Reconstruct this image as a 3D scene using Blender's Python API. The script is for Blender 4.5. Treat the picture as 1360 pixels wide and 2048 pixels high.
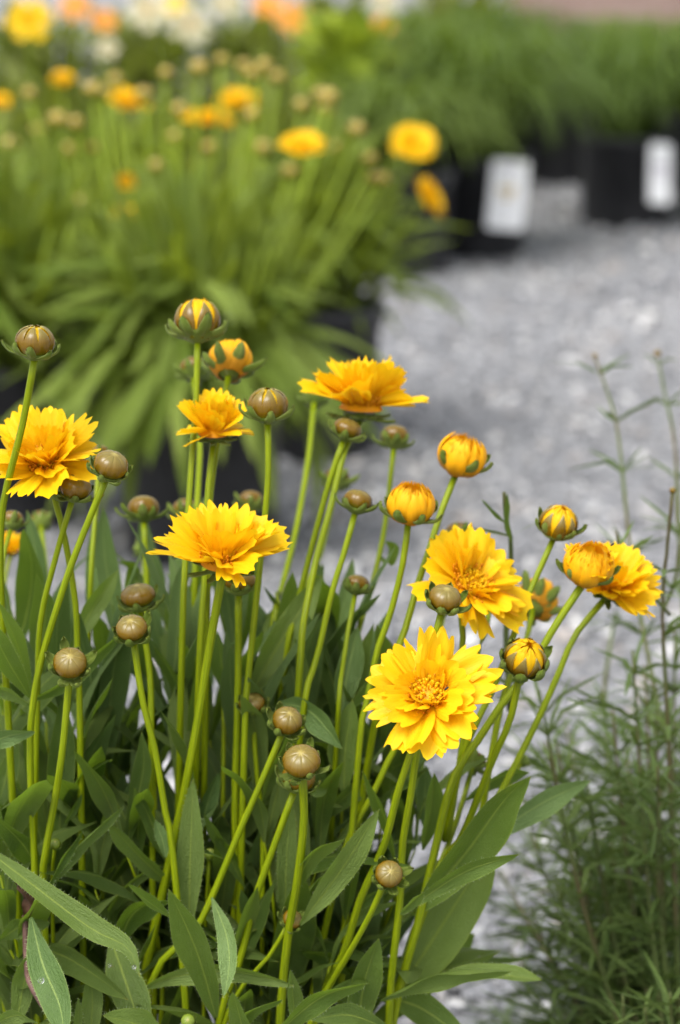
import bpy, math, random
import numpy as np
from mathutils import Vector, Matrix, Quaternion

random.seed(7)
scene = bpy.context.scene
for o in list(bpy.data.objects):
    bpy.data.objects.remove(o)
R_ = math.radians
V = Vector

# ------------------------------------------------------------------ camera, sky, sun, exposure
CAM_H, PITCH, LENS, FPX = 0.60, R_(14.3), 85.0, 2048 * 85.0 / 36.0
cd = bpy.data.cameras.new("camera")
cam = bpy.data.objects.new("camera", cd)
scene.collection.objects.link(cam)
cam.location = (0, 0, CAM_H)
cam.rotation_euler = (math.pi / 2 - PITCH, 0, 0)
cd.sensor_fit = 'VERTICAL'
cd.sensor_height = 36.0
cd.sensor_width = 36.0
cd.lens = LENS
cd.clip_start = 0.05
cd.clip_end = 400
cd.dof.use_dof = True
cd.dof.focus_distance = 0.868
cd.dof.aperture_fstop = 9.0
cd.dof.aperture_blades = 0
scene.camera = cam

SUN_EL, SUN_AZ = R_(58), R_(215)      # azimuth measured clockwise from +Y
world = bpy.data.worlds.new("World")
scene.world = world
world.use_nodes = True
wn = world.node_tree
for n in list(wn.nodes):
    wn.nodes.remove(n)
sky = wn.nodes.new('ShaderNodeTexSky')
sky.sky_type = 'NISHITA'
sky.sun_disc = False
sky.sun_elevation = SUN_EL
sky.sun_rotation = SUN_AZ
sky.dust_density = 4.0
sky.ozone_density = 1.0
hs = wn.nodes.new('ShaderNodeHueSaturation')
hs.inputs['Saturation'].default_value = 0.28
bgn = wn.nodes.new('ShaderNodeBackground')
bgn.inputs['Strength'].default_value = 0.15
out = wn.nodes.new('ShaderNodeOutputWorld')
wn.links.new(sky.outputs[0], hs.inputs['Color'])
wn.links.new(hs.outputs[0], bgn.inputs[0])
wn.links.new(bgn.outputs[0], out.inputs[0])

sd = bpy.data.lights.new("sun", 'SUN')
sd.energy = 1.3
sd.angle = R_(30)
sd.color = (1.0, 0.97, 0.92)
sun = bpy.data.objects.new("sun", sd)
scene.collection.objects.link(sun)
sdir = V((math.sin(SUN_AZ) * math.cos(SUN_EL), math.cos(SUN_AZ) * math.cos(SUN_EL), math.sin(SUN_EL)))
sun.rotation_euler = sdir.to_track_quat('Z', 'Y').to_euler()
sun.location = (0, 0, 5)

scene.view_settings.view_transform = 'Standard'
scene.view_settings.look = 'None'
scene.view_settings.exposure = 0.92
scene.view_settings.gamma = 1.0
scene.view_settings.use_curve_mapping = False
scene.cycles.use_denoising = True
scene.cycles.max_bounces = 8
scene.cycles.transparent_max_bounces = 8

# ------------------------------------------------------------------ helpers
SP, CP = math.sin(PITCH), math.cos(PITCH)

def P(x, y, Y):
    """point of the place seen at photo pixel x, y at distance Y along the ground"""
    dx, dy = (x - 680) / FPX, (1024 - y) / FPX
    d = V((dx, CP + SP * dy, -SP + CP * dy))
    t = Y / d.y
    return V((t * d.x, Y, CAM_H + t * d.z))

def mpp(Y):
    return Y * 1.0 / FPX * 1.03

COL = scene.collection

def link(o, parent=None):
    COL.objects.link(o)
    if parent is not None:
        o.parent = parent
    return o

def thing(name, loc, label, cat, group=None):
    o = bpy.data.objects.new(name, None)
    o.location = loc
    o.empty_display_size = 0.01
    COL.objects.link(o)
    o['label'] = label
    o['category'] = cat
    if group:
        o['group'] = group
    return o

def tag(o, label, cat, group=None):
    o['label'] = label
    o['category'] = cat
    if group:
        o['group'] = group

def mesh(name, verts, faces, mat, uvs=None, smooth=True):
    me = bpy.data.meshes.new(name)
    me.from_pydata([tuple(v) for v in verts], [], faces)
    if uvs is not None:
        ul = me.uv_layers.new(name='UVMap')
        li = np.zeros(len(me.loops), dtype=np.int32)
        me.loops.foreach_get('vertex_index', li)
        ul.data.foreach_set('uv', np.array(uvs, dtype=np.float32)[li].ravel())
    if smooth:
        me.polygons.foreach_set('use_smooth', np.ones(len(me.polygons), dtype=bool))
    me.materials.append(mat)
    me.update()
    return me

def put(name, me, parent, world_matrix=None):
    """link mesh me as a part of parent; parent is an unrotated Empty (or mesh) at parent.location"""
    o = bpy.data.objects.new(name, me)
    link(o, parent)
    if world_matrix is not None:
        off = V((0, 0, 0))
        p = parent
        while p is not None:
            off += p.location
            p = p.parent
        o.matrix_local = Matrix.Translation(-off) @ world_matrix
    return o

def frame(pos, axis, spin=0.0, scale=1.0):
    z = V(axis).normalized()
    q = V((0, 0, 1)).rotation_difference(z)
    return Matrix.Translation(pos) @ q.to_matrix().to_4x4() @ Matrix.Rotation(spin, 4, 'Z') @ Matrix.Scale(scale, 4)

def catmull(pts, n):
    pts = [V(p) for p in pts]
    if len(pts) == 2:
        return [pts[0].lerp(pts[1], i / (n - 1)) for i in range(n)]
    ext = [pts[0] * 2 - pts[1]] + pts + [pts[-1] * 2 - pts[-2]]
    d = [0.0]
    for a, b in zip(pts, pts[1:]):
        d.append(d[-1] + max((b - a).length, 1e-6))
    outp = []
    for i in range(n):
        s = d[-1] * i / (n - 1)
        k = 0
        while k < len(pts) - 2 and s > d[k + 1]:
            k += 1
        t = (s - d[k]) / (d[k + 1] - d[k])
        p0, p1, p2, p3 = ext[k:k + 4]
        outp.append(0.5 * ((2 * p1) + (p2 - p0) * t + (2 * p0 - 5 * p1 + 4 * p2 - p3) * t * t + (3 * p1 - p0 - 3 * p2 + p3) * t ** 3))
    return outp

def tube(path, radii, sides=8, cap=True):
    verts, faces, uvs = [], [], []
    n = len(path)
    up = V((0.3, 0.9, 0.2)).normalized()
    acc = 0
    for i, p in enumerate(path):
        t = (path[min(i + 1, n - 1)] - path[max(i - 1, 0)]).normalized()
        a = t.cross(up).normalized()
        b = t.cross(a)
        if i:
            acc += (p - path[i - 1]).length
        for k in range(sides):
            an = 2 * math.pi * k / sides
            verts.append(p + (a * math.cos(an) + b * math.sin(an)) * radii[i])
            uvs.append((k / sides, acc))
    for i in range(n - 1):
        for k in range(sides):
            k2 = (k + 1) % sides
            faces.append((i * sides + k, i * sides + k2, (i + 1) * sides + k2, (i + 1) * sides + k))
    if cap:
        faces.append(tuple(range(sides))[::-1])
        faces.append(tuple((n - 1) * sides + k for k in range(sides)))
    return verts, faces, uvs

def lathe(profile, sides=24):
    verts, faces, uvs = [], [], []
    for i, (r, z) in enumerate(profile):
        for k in range(sides):
            an = 2 * math.pi * k / sides
            verts.append((r * math.cos(an), r * math.sin(an), z))
            uvs.append((k / sides, i / max(1, len(profile) - 1)))
    for i in range(len(profile) - 1):
        for k in range(sides):
            k2 = (k + 1) % sides
            faces.append((i * sides + k, i * sides + k2, (i + 1) * sides + k2, (i + 1) * sides + k))
    return verts, faces, uvs

def lmesh(name, profile, sides, mat):
    vs, fs, uv = lathe(profile, sides)
    return mesh(name, vs, fs, mat, uv)

def grid(nu, nv, fn):
    """fn(u in -1..1, v in 0..1) -> point"""
    verts, faces, uvs = [], [], []
    for j in range(nv + 1):
        for i in range(nu + 1):
            u, v = -1 + 2 * i / nu, j / nv
            verts.append(fn(u, v))
            uvs.append(((u + 1) / 2, v))
    for j in range(nv):
        for i in range(nu):
            a = j * (nu + 1) + i
            faces.append((a, a + 1, a + nu + 2, a + nu + 1))
    return verts, faces, uvs

# ------------------------------------------------------------------ materials
def new_mat(name):
    m = bpy.data.materials.new(name)
    m.use_nodes = True
    nt = m.node_tree
    for n in list(nt.nodes):
        nt.nodes.remove(n)
    return m, nt

def N(nt, typ, **kw):
    n = nt.nodes.new(typ)
    for k, v in kw.items():
        if k in ('operation', 'blend_type', 'data_type', 'noise_dimensions', 'use_clamp', 'feature', 'wave_type', 'bands_direction', 'distance'):
            setattr(n, k, v)
        else:
            n.inputs[k].default_value = v
    return n

def math_(nt, op, a, b=None, c=None, clamp=False):
    n = nt.nodes.new('ShaderNodeMath')
    n.operation = op
    n.use_clamp = clamp
    for i, x in enumerate((a, b, c)):
        if x is None:
            continue
        if isinstance(x, (int, float)):
            n.inputs[i].default_value = x
        else:
            nt.links.new(x, n.inputs[i])
    return n.outputs[0]

def mixc(nt, fac, a, b, blend='MIX'):
    n = nt.nodes.new('ShaderNodeMix')
    n.data_type = 'RGBA'
    n.blend_type = blend
    for sock, x in ((n.inputs[0], fac), (n.inputs[6], a), (n.inputs[7], b)):
        if isinstance(x, (int, float)):
            sock.default_value = x
        elif isinstance(x, tuple):
            sock.default_value = x + (1,) if len(x) == 3 else x
        else:
            nt.links.new(x, sock)
    return n.outputs[2]

def ramp(nt, fac, stops):
    n = nt.nodes.new('ShaderNodeValToRGB')
    el = n.color_ramp.elements
    while len(el) < len(stops):
        el.new(0.5)
    for e, (p, c) in zip(el, stops):
        e.position = p
        e.color = c + (1,) if len(c) == 3 else c
    nt.links.new(fac, n.inputs[0])
    return n.outputs[0]

def smooth(nt, x, a, b):
    n = nt.nodes.new('ShaderNodeMapRange')
    n.interpolation_type = 'SMOOTHSTEP'
    n.inputs[1].default_value = a
    n.inputs[2].default_value = b
    nt.links.new(x, n.inputs[0])
    return n.outputs[0]

def finish(nt, col, rough=0.5, transl=0.0, tcol=None, bump=None, bstr=0.3, bdist=0.0005, spec=0.5, coat=0.0, metallic=0.0):
    bs = nt.nodes.new('ShaderNodeBsdfPrincipled')
    if isinstance(col, tuple):
        bs.inputs['Base Color'].default_value = col + (1,)
    else:
        nt.links.new(col, bs.inputs['Base Color'])
    if isinstance(rough, (int, float)):
        bs.inputs['Roughness'].default_value = rough
    else:
        nt.links.new(rough, bs.inputs['Roughness'])
    bs.inputs['Specular IOR Level'].default_value = spec
    bs.inputs['Coat Weight'].default_value = coat
    bs.inputs['Metallic'].default_value = metallic
    if bump is not None:
        b = nt.nodes.new('ShaderNodeBump')
        b.inputs['Strength'].default_value = bstr
        b.inputs['Distance'].default_value = bdist
        nt.links.new(bump, b.inputs['Height'])
        nt.links.new(b.outputs[0], bs.inputs['Normal'])
    sh = bs.outputs[0]
    if transl > 0:
        tr = nt.nodes.new('ShaderNodeBsdfTranslucent')
        if isinstance(tcol, tuple):
            tr.inputs[0].default_value = tcol + (1,)
        else:
            nt.links.new(tcol if tcol is not None else col, tr.inputs[0])
        mx = nt.nodes.new('ShaderNodeMixShader')
        mx.inputs[0].default_value = transl
        nt.links.new(sh, mx.inputs[1])
        nt.links.new(tr.outputs[0], mx.inputs[2])
        sh = mx.outputs[0]
    o = nt.nodes.new('ShaderNodeOutputMaterial')
    nt.links.new(sh, o.inputs[0])

def uvxy(nt):
    u = nt.nodes.new('ShaderNodeUVMap')
    s = nt.nodes.new('ShaderNodeSeparateXYZ')
    nt.links.new(u.outputs[0], s.inputs[0])
    return s.outputs[0], s.outputs[1], u.outputs[0]

def noise(nt, scale, detail=3.0, vec=None, rough=0.55):
    n = nt.nodes.new('ShaderNodeTexNoise')
    n.inputs['Scale'].default_value = scale
    n.inputs['Detail'].default_value = detail
    n.inputs['Roughness'].default_value = rough
    if vec is not None:
        nt.links.new(vec, n.inputs['Vector'])
    return n.outputs[0]

def obj_coord(nt):
    t = nt.nodes.new('ShaderNodeTexCoord')
    return t.outputs['Object']

def obj_random(nt):
    return nt.nodes.new('ShaderNodeObjectInfo').outputs['Random']

def scaled(nt, vec, s):
    m = nt.nodes.new('ShaderNodeMapping')
    m.inputs['Scale'].default_value = s
    nt.links.new(vec, m.inputs[0])
    return m.outputs[0]

def leaf_material(name, dark, light, rib, tcol, transl=0.22, rough=0.42, fine=1500):
    m, nt = new_mat(name)
    u, v, uv = uvxy(nt)
    oc = obj_coord(nt)
    d = math_(nt, 'ABSOLUTE', math_(nt, 'SUBTRACT', u, 0.5))
    n1 = noise(nt, 60, 3, oc)
    n2 = noise(nt, fine, 2, oc)
    rnd = obj_random(nt)
    f = math_(nt, 'ADD', math_(nt, 'MULTIPLY', n1, 0.7), math_(nt, 'MULTIPLY', math_(nt, 'SUBTRACT', rnd, 0.35), 1.05), clamp=True)
    c = mixc(nt, f, dark, light)
    c = mixc(nt, math_(nt, 'MULTIPLY', smooth(nt, n2, 0.45, 0.7), 0.22), c, light)
    # lighter midrib and margin
    wv = math_(nt, 'MULTIPLY', math_(nt, 'SUBTRACT', 1.05, v), 0.045)
    ribm = math_(nt, 'SUBTRACT', 1.0, smooth(nt, math_(nt, 'DIVIDE', d, math_(nt, 'ADD', wv, 0.008)), 0.5, 1.2))
    c = mixc(nt, math_(nt, 'MULTIPLY', ribm, 0.75), c, rib)
    edge = smooth(nt, d, 0.455, 0.5)
    c = mixc(nt, math_(nt, 'MULTIPLY', edge, 0.55), c, rib)
    tip = smooth(nt, v, 0.965, 1.0)
    c = mixc(nt, math_(nt, 'MULTIPLY', tip, 0.5), c, (0.32, 0.27, 0.05))
    spot = math_(nt, 'MULTIPLY', smooth(nt, noise(nt, 230, 2, oc), 0.70, 0.76), smooth(nt, noise(nt, 22, 1, oc), 0.52, 0.62))
    c = mixc(nt, math_(nt, 'MULTIPLY', spot, 0.7), c, (0.15, 0.11, 0.03))
    vein = noise(nt, 1.0, 2, scaled(nt, uv, (14, 9, 1)))
    h = math_(nt, 'ADD', math_(nt, 'MULTIPLY', n2, 0.6), math_(nt, 'MULTIPLY', vein, 0.6))
    finish(nt, c, rough=rough, transl=transl, tcol=tcol, bump=h, bstr=0.8, bdist=0.0012, spec=0.26)
    return m

M = {}
M['leaf'] = leaf_material('coreopsis_leaf', (0.064, 0.114, 0.018), (0.172, 0.240, 0.060), (0.27, 0.34, 0.06), (0.22, 0.36, 0.018), transl=0.38)
M['leaf_pale'] = leaf_material('coreopsis_leaf_pale', (0.082, 0.145, 0.036), (0.155, 0.235, 0.072), (0.27, 0.36, 0.10), (0.2, 0.34, 0.05))
M['leaf_back'] = leaf_material('coreopsis_leaf_far', (0.095, 0.155, 0.014), (0.245, 0.320, 0.062), (0.28, 0.34, 0.07), (0.34, 0.42, 0.02), transl=0.35)
M['leaf_far'] = leaf_material('nursery_leaf_far', (0.085, 0.118, 0.020), (0.215, 0.245, 0.055), (0.25, 0.29, 0.08), (0.30, 0.36, 0.03), transl=0.3)
M['leaf_lime'] = leaf_material('lime_leaf', (0.18, 0.27, 0.02), (0.34, 0.42, 0.03), (0.4, 0.48, 0.07), (0.4, 0.5, 0.03), transl=0.3)
M['grass'] = leaf_material('grass_blade', (0.052, 0.098, 0.009), (0.165, 0.225, 0.042), (0.22, 0.27, 0.07), (0.22, 0.33, 0.02), transl=0.28)
M['thread'] = leaf_material('thread_leaf', (0.050, 0.100, 0.016), (0.150, 0.220, 0.052), (0.14, 0.18, 0.06), (0.16, 0.23, 0.03), transl=0.22)

def stem_material(name, a, b, brown=0.0):
    m, nt = new_mat(name)
    u, v, uv = uvxy(nt)
    streak = noise(nt, 1.0, 3, scaled(nt, uv, (16, 60, 1)))
    blot = noise(nt, 45, 3, obj_coord(nt))
    c = mixc(nt, smooth(nt, streak, 0.35, 0.7), a, b)
    c = mixc(nt, math_(nt, 'MULTIPLY', smooth(nt, blot, 0.45, 0.75), 0.35), c, tuple(x * 0.7 for x in a))
    if brown:
        c = mixc(nt, math_(nt, 'MULTIPLY', smooth(nt, noise(nt, 20, 2, obj_coord(nt)), 0.4, 0.65), brown), c, (0.14, 0.075, 0.05))
    finish(nt, c, rough=0.4, transl=0.12, tcol=b, bump=streak, bstr=0.6, bdist=0.0005, spec=0.22)
    return m

M['stem'] = stem_material('flower_stem', (0.165, 0.225, 0.002), (0.265, 0.325, 0.003))
M['thread_stem'] = stem_material('thread_stem', (0.085, 0.120, 0.030), (0.13, 0.17, 0.05), 0.6)

def petal_material(name, base, mid, tip, basepos=0.35, transl=0.28, brown=None):
    m, nt = new_mat(name)
    u, v, uv = uvxy(nt)
    st = noise(nt, 1.0, 3, scaled(nt, uv, (26, 2.2, 1)))
    c = ramp(nt, v, [(0.0, base), (basepos, mid), (1.0, tip)])
    c = mixc(nt, math_(nt, 'MULTIPLY', smooth(nt, st, 0.4, 0.75), 0.35), c, tuple(min(1, x * 1.0 + y) for x, y in zip(tip, (0.02, 0.05, 0.01))))
    rnd = obj_random(nt)
    c = mixc(nt, math_(nt, 'MULTIPLY', rnd, 0.45), c, mid)
    vn = noise(nt, 1.0, 2, scaled(nt, uv, (55, 1.3, 1)))
    c = mixc(nt, math_(nt, 'MULTIPLY', smooth(nt, vn, 0.52, 0.66), 0.25), c, base)
    if brown:
        lo, hi, bc, strength = brown
        dd = math_(nt, 'MULTIPLY', math_(nt, 'ABSOLUTE', math_(nt, 'SUBTRACT', u, 0.5)), 0.55)
        bl = math_(nt, 'MULTIPLY', math_(nt, 'SUBTRACT', 1.0, smooth(nt, math_(nt, 'ADD', math_(nt, 'ADD', v, dd), math_(nt, 'MULTIPLY', math_(nt, 'SUBTRACT', st, 0.5), 0.3)), lo, hi)), strength)
        c = mixc(nt, bl, c, bc)
    finish(nt, c, rough=0.5, transl=transl, bump=st, bstr=0.35, bdist=0.0006, spec=0.25)
    return m

M['petal'] = petal_material('ray_petal', (0.88, 0.40, 0.003), (0.90, 0.545, 0.004), (0.90, 0.61, 0.006), transl=0.38)
M['petal_open'] = petal_material('opening_petal', (0.80, 0.30, 0.004), (0.88, 0.43, 0.004), (0.9, 0.50, 0.005), brown=(0.30, 0.70, (0.30, 0.14, 0.012), 0.55))
M['petal_mid'] = petal_material('opening_petal_mid', (0.80, 0.34, 0.004), (0.88, 0.46, 0.004), (0.9, 0.52, 0.005), brown=(0.4, 0.8, (0.35, 0.14, 0.01), 0.6))
M['floret'] = petal_material('disc_floret', (0.75, 0.25, 0.004), (0.85, 0.38, 0.004), (0.92, 0.50, 0.01))
M['anther'] = petal_material('anther', (0.60, 0.22, 0.005), (0.72, 0.28, 0.006), (0.78, 0.33, 0.01), transl=0.15)
M['petal_white'] = petal_material('cream_petal', (0.52, 0.47, 0.20), (0.54, 0.50, 0.31), (0.56, 0.53, 0.38))
M['petal_orange'] = petal_material('orange_petal', (0.8, 0.35, 0.02), (0.8, 0.32, 0.04), (0.82, 0.36, 0.07))
M['petal_lemon'] = petal_material('lemon_petal', (0.85, 0.55, 0.01), (0.9, 0.62, 0.03), (0.9, 0.68, 0.10))

def scale_material(name, side, top, green, vein):
    """inner bud scale: u across, v from the base to the tip"""
    m, nt = new_mat(name)
    u, v, uv = uvxy(nt)
    st = noise(nt, 1.0, 3, scaled(nt, uv, (15, 0.7, 1)))
    wob = math_(nt, 'ADD', v, math_(nt, 'MULTIPLY', math_(nt, 'SUBTRACT', st, 0.5), 0.16))
    c = ramp(nt, wob, [(0.0, green), (0.17, green), (0.30, side), (0.56, side), (0.80, top), (1.0, tuple(x * 1.05 for x in top))])
    c = mixc(nt, math_(nt, 'MULTIPLY', smooth(nt, st, 0.53, 0.64), 0.5), c, vein)
    d = math_(nt, 'ABSOLUTE', math_(nt, 'SUBTRACT', u, 0.5))
    c = mixc(nt, math_(nt, 'MULTIPLY', math_(nt, 'MULTIPLY', smooth(nt, d, 0.40, 0.5), smooth(nt, v, 0.6, 0.95)), 0.6), c, (0.40, 0.30, 0.07))
    c = mixc(nt, math_(nt, 'MULTIPLY', smooth(nt, v, 0.90, 1.0), 0.7), c, (0.55, 0.46, 0.14))
    rnd = obj_random(nt)
    c = mixc(nt, math_(nt, 'MULTIPLY', rnd, 0.25), c, side)
    finish(nt, c, rough=0.24, transl=0.06, bump=st, bstr=0.25, bdist=0.0003, spec=0.42)
    return m

M['scale'] = scale_material('bud_scale', (0.160, 0.090, 0.003), (0.200, 0.160, 0.040), (0.16, 0.17, 0.006), (0.070, 0.036, 0.006))
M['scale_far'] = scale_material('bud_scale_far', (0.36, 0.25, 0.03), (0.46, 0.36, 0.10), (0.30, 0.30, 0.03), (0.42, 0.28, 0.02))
M['scale_green'] = scale_material('bud_scale_green', (0.16, 0.22, 0.02), (0.18, 0.24, 0.03), (0.16, 0.24, 0.02), (0.10, 0.16, 0.015))
M['bract'] = leaf_material('bract', (0.155, 0.235, 0.022), (0.275, 0.360, 0.065), (0.42, 0.48, 0.15), (0.33, 0.44, 0.04), transl=0.3, rough=0.34)

def simple(name, c1, c2, scale, rough=0.6, bstr=0.3, bdist=0.002, spec=0.5):
    m, nt = new_mat(name)
    oc = obj_coord(nt)
    n = noise(nt, scale, 5, oc)
    finish(nt, mixc(nt, smooth(nt, n, 0.3, 0.7), c1, c2), rough=rough, bump=n, bstr=bstr, bdist=bdist, spec=spec)
    return m

M['pot'] = simple('black_pot', (0.012, 0.012, 0.014), (0.024, 0.024, 0.027), 30, rough=0.42, bstr=0.15)
M['soil'] = simple('potting_soil', (0.018, 0.012, 0.008), (0.05, 0.035, 0.022), 160, rough=0.9, bstr=0.9, bdist=0.004)
M['dry'] = simple('dry_leaf', (0.055, 0.022, 0.010), (0.17, 0.085, 0.045), 140, rough=0.7, bstr=0.7)
M['dry_stem'] = simple('dry_stem', (0.075, 0.034, 0.024), (0.14, 0.07, 0.05), 120, rough=0.6)
M['tag_white'] = simple('tag_card', (0.84, 0.85, 0.87), (0.88, 0.88, 0.90), 20, rough=0.35, bstr=0.02)
M['tag_gold'] = simple('tag_print_gold', (0.55, 0.40, 0.16), (0.62, 0.48, 0.22), 60, rough=0.4, bstr=0.02)
M['tag_grey'] = simple('tag_print_grey', (0.42, 0.38, 0.46), (0.5, 0.46, 0.53), 60, rough=0.4, bstr=0.02)
M['beetle'] = simple('beetle_shell', (0.01, 0.008, 0.006), (0.03, 0.02, 0.012), 900, rough=0.3)

m, nt = new_mat('water_drop')
g = nt.nodes.new('ShaderNodeBsdfGlass')
g.inputs['IOR'].default_value = 1.33
g.inputs['Roughness'].default_value = 0.0
o_ = nt.nodes.new('ShaderNodeOutputMaterial')
nt.links.new(g.outputs[0], o_.inputs[0])
M['water'] = m

# gravel: every stone its own shade
m, nt = new_mat('gravel_stones')
geo = nt.nodes.new('ShaderNodeNewGeometry')
rp = geo.outputs['Random Per Island']
oc = obj_coord(nt)
c = ramp(nt, rp, [(0.0, (0.155, 0.158, 0.165)), (0.35, (0.235, 0.238, 0.247)), (0.65, (0.275, 0.279, 0.291)), (0.86, (0.345, 0.347, 0.352)), (0.94, (0.34, 0.30, 0.27)), (0.955, (0.58, 0.57, 0.56)), (1.0, (0.76, 0.75, 0.73))])
nn = noise(nt, 260, 4, oc)
big = noise(nt, 2.3, 3, oc)
c = mixc(nt, math_(nt, 'MULTIPLY', smooth(nt, nn, 0.35, 0.7), 0.25), c, (0.22, 0.222, 0.235))
c = mixc(nt, math_(nt, 'MULTIPLY', smooth(nt, big, 0.42, 0.62), 0.22), c, (0.20, 0.205, 0.225))
finish(nt, c, rough=0.62, bump=nn, bstr=0.4, bdist=0.002, spec=0.35)
M['gravel'] = m

m, nt = new_mat('gravel_ground')
oc = obj_coord(nt)
vo = nt.nodes.new('ShaderNodeTexVoronoi')
vo.inputs['Scale'].default_value = 110
nt.links.new(oc, vo.inputs['Vector'])
sv = nt.nodes.new('ShaderNodeSeparateColor')
nt.links.new(vo.outputs['Color'], sv.inputs[0])
c = ramp(nt, sv.outputs[0], [(0, (0.16, 0.162, 0.17)), (0.5, (0.27, 0.272, 0.282)), (0.9, (0.36, 0.36, 0.365)), (1, (0.6, 0.6, 0.59))])
c = mixc(nt, math_(nt, 'MULTIPLY', smooth(nt, noise(nt, 1.7, 4, oc), 0.4, 0.65), 0.3), c, (0.2, 0.2, 0.22))
finish(nt, c, rough=0.75, bump=vo.outputs['Distance'], bstr=0.8, bdist=0.008)
M['ground'] = m

m, nt = new_mat('brick_wall')
oc = obj_coord(nt)
br = nt.nodes.new('ShaderNodeTexBrick')
br.inputs['Color1'].default_value = (0.20, 0.125, 0.10, 1)
br.inputs['Color2'].default_value = (0.25, 0.165, 0.135, 1)
br.inputs['Mortar'].default_value = (0.28, 0.24, 0.21, 1)
br.inputs['Scale'].default_value = 4.4
mp = nt.nodes.new('ShaderNodeMapping')
mp.inputs['Rotation'].default_value = (math.pi / 2, 0, 0)
nt.links.new(oc, mp.inputs[0])
nt.links.new(mp.outputs[0], br.inputs['Vector'])
finish(nt, br.outputs[0], rough=0.85, bump=br.outputs[1], bstr=-0.5, bdist=0.006)
M['brick'] = m

# ------------------------------------------------------------------ ground and gravel
gnd = put('ground', mesh('ground', [(-60, -60, 0), (60, -60, 0), (60, 120, 0), (-60, 120, 0)], [(0, 1, 2, 3)], M['ground'], smooth=False), None)
gnd['kind'] = 'structure'

def build_gravel():
    rng = np.random.default_rng(11)
    phi = (1 + 5 ** 0.5) / 2
    ico = np.array([(-1, phi, 0), (1, phi, 0), (-1, -phi, 0), (1, -phi, 0), (0, -1, phi), (0, 1, phi), (0, -1, -phi), (0, 1, -phi),
                    (phi, 0, -1), (phi, 0, 1), (-phi, 0, -1), (-phi, 0, 1)], dtype=np.float32)
    ico /= np.linalg.norm(ico[0])
    tri = np.array([(0, 11, 5), (0, 5, 1), (0, 1, 7), (0, 7, 10), (0, 10, 11), (1, 5, 9), (5, 11, 4), (11, 10, 2), (10, 7, 6), (7, 1, 8),
                    (3, 9, 4), (3, 4, 2), (3, 2, 6), (3, 6, 8), (3, 8, 9), (4, 9, 5), (2, 4, 11), (6, 2, 10), (8, 6, 7), (9, 8, 1)], dtype=np.int32)
    pts = []
    y = 0.45
    while y < 7.0:
        sp = 0.0098 if y < 2.6 else 0.0098 + (y - 2.6) * 0.0032
        hw = 0.145 * y + 0.28
        n = int(2 * hw / sp)
        xs = np.linspace(-hw, hw, n) + rng.uniform(-sp * .55, sp * .55, n)
        ys = y + rng.uniform(-sp * .55, sp * .55, n)
        s = sp * 0.52 * np.exp(rng.normal(0, 0.28, n))
        pts.append(np.stack([xs, ys, s], 1))
        y += sp * 0.9
    pts = np.concatenate(pts).astype(np.float32)
    n = len(pts)
    v = np.repeat(ico[None], n, 0) * (1 + rng.uniform(-.28, .28, (n, 12, 1)))
    v = v * rng.uniform(0.7, 1.35, (n, 1, 3)) * np.array([1, 1, 0.62])
    a = rng.uniform(0, 6.283, n)
    ca, sa = np.cos(a)[:, None], np.sin(a)[:, None]
    t = rng.normal(0, .35, (n, 1))
    z = v[:, :, 2] + v[:, :, 0] * t
    x = v[:, :, 0] * ca - v[:, :, 1] * sa
    yy = v[:, :, 0] * sa + v[:, :, 1] * ca
    s = pts[:, 2:3]
    co = np.stack([x * s + pts[:, 0:1], yy * s + pts[:, 1:2], z * s + s * rng.uniform(.15, .75, (n, 1))], 2).astype(np.float32)
    f = (tri[None] + (np.arange(n) * 12)[:, None, None]).reshape(-1).astype(np.int32)
    me = bpy.data.meshes.new('gravel')
    me.vertices.add(n * 12)
    me.vertices.foreach_set('co', co.ravel())
    me.loops.add(len(f))
    me.loops.foreach_set('vertex_index', f)
    nf = n * 20
    me.polygons.add(nf)
    me.polygons.foreach_set('loop_start', np.arange(0, nf * 3, 3, dtype=np.int32))
    me.polygons.foreach_set('loop_total', np.full(nf, 3, dtype=np.int32))
    me.materials.append(M['gravel'])
    me.update(calc_edges=True)
    me.validate()
    o = put('gravel', me, None)
    o['kind'] = 'stuff'
    o['label'] = 'grey crushed stone gravel covering the nursery yard'
    o['category'] = 'gravel'
build_gravel()

# far brick wall
def box(x0, x1, y0, y1, z0, z1):
    vs = [(x, y, z) for z in (z0, z1) for y in (y0, y1) for x in (x0, x1)]
    fs = [(0, 2, 3, 1), (4, 5, 7, 6), (0, 1, 5, 4), (2, 6, 7, 3), (0, 4, 6, 2), (1, 3, 7, 5)]
    return vs, fs
vs, fs = box(-2.0, 2.6, -0.1, 0.1, 0, 1.3)
w = thing('brick_wall', (2.72, 10.5, 0), 'hazy reddish brick wall at the far top right', 'wall')
put('wall_face', mesh('wall_face', vs, fs, M['brick'], smooth=False), w)
vs, fs = box(-2.03, 2.63, -0.13, 0.13, 1.302, 1.36)
put('coping', mesh('coping', vs, fs, M['brick'], smooth=False), w)

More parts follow.
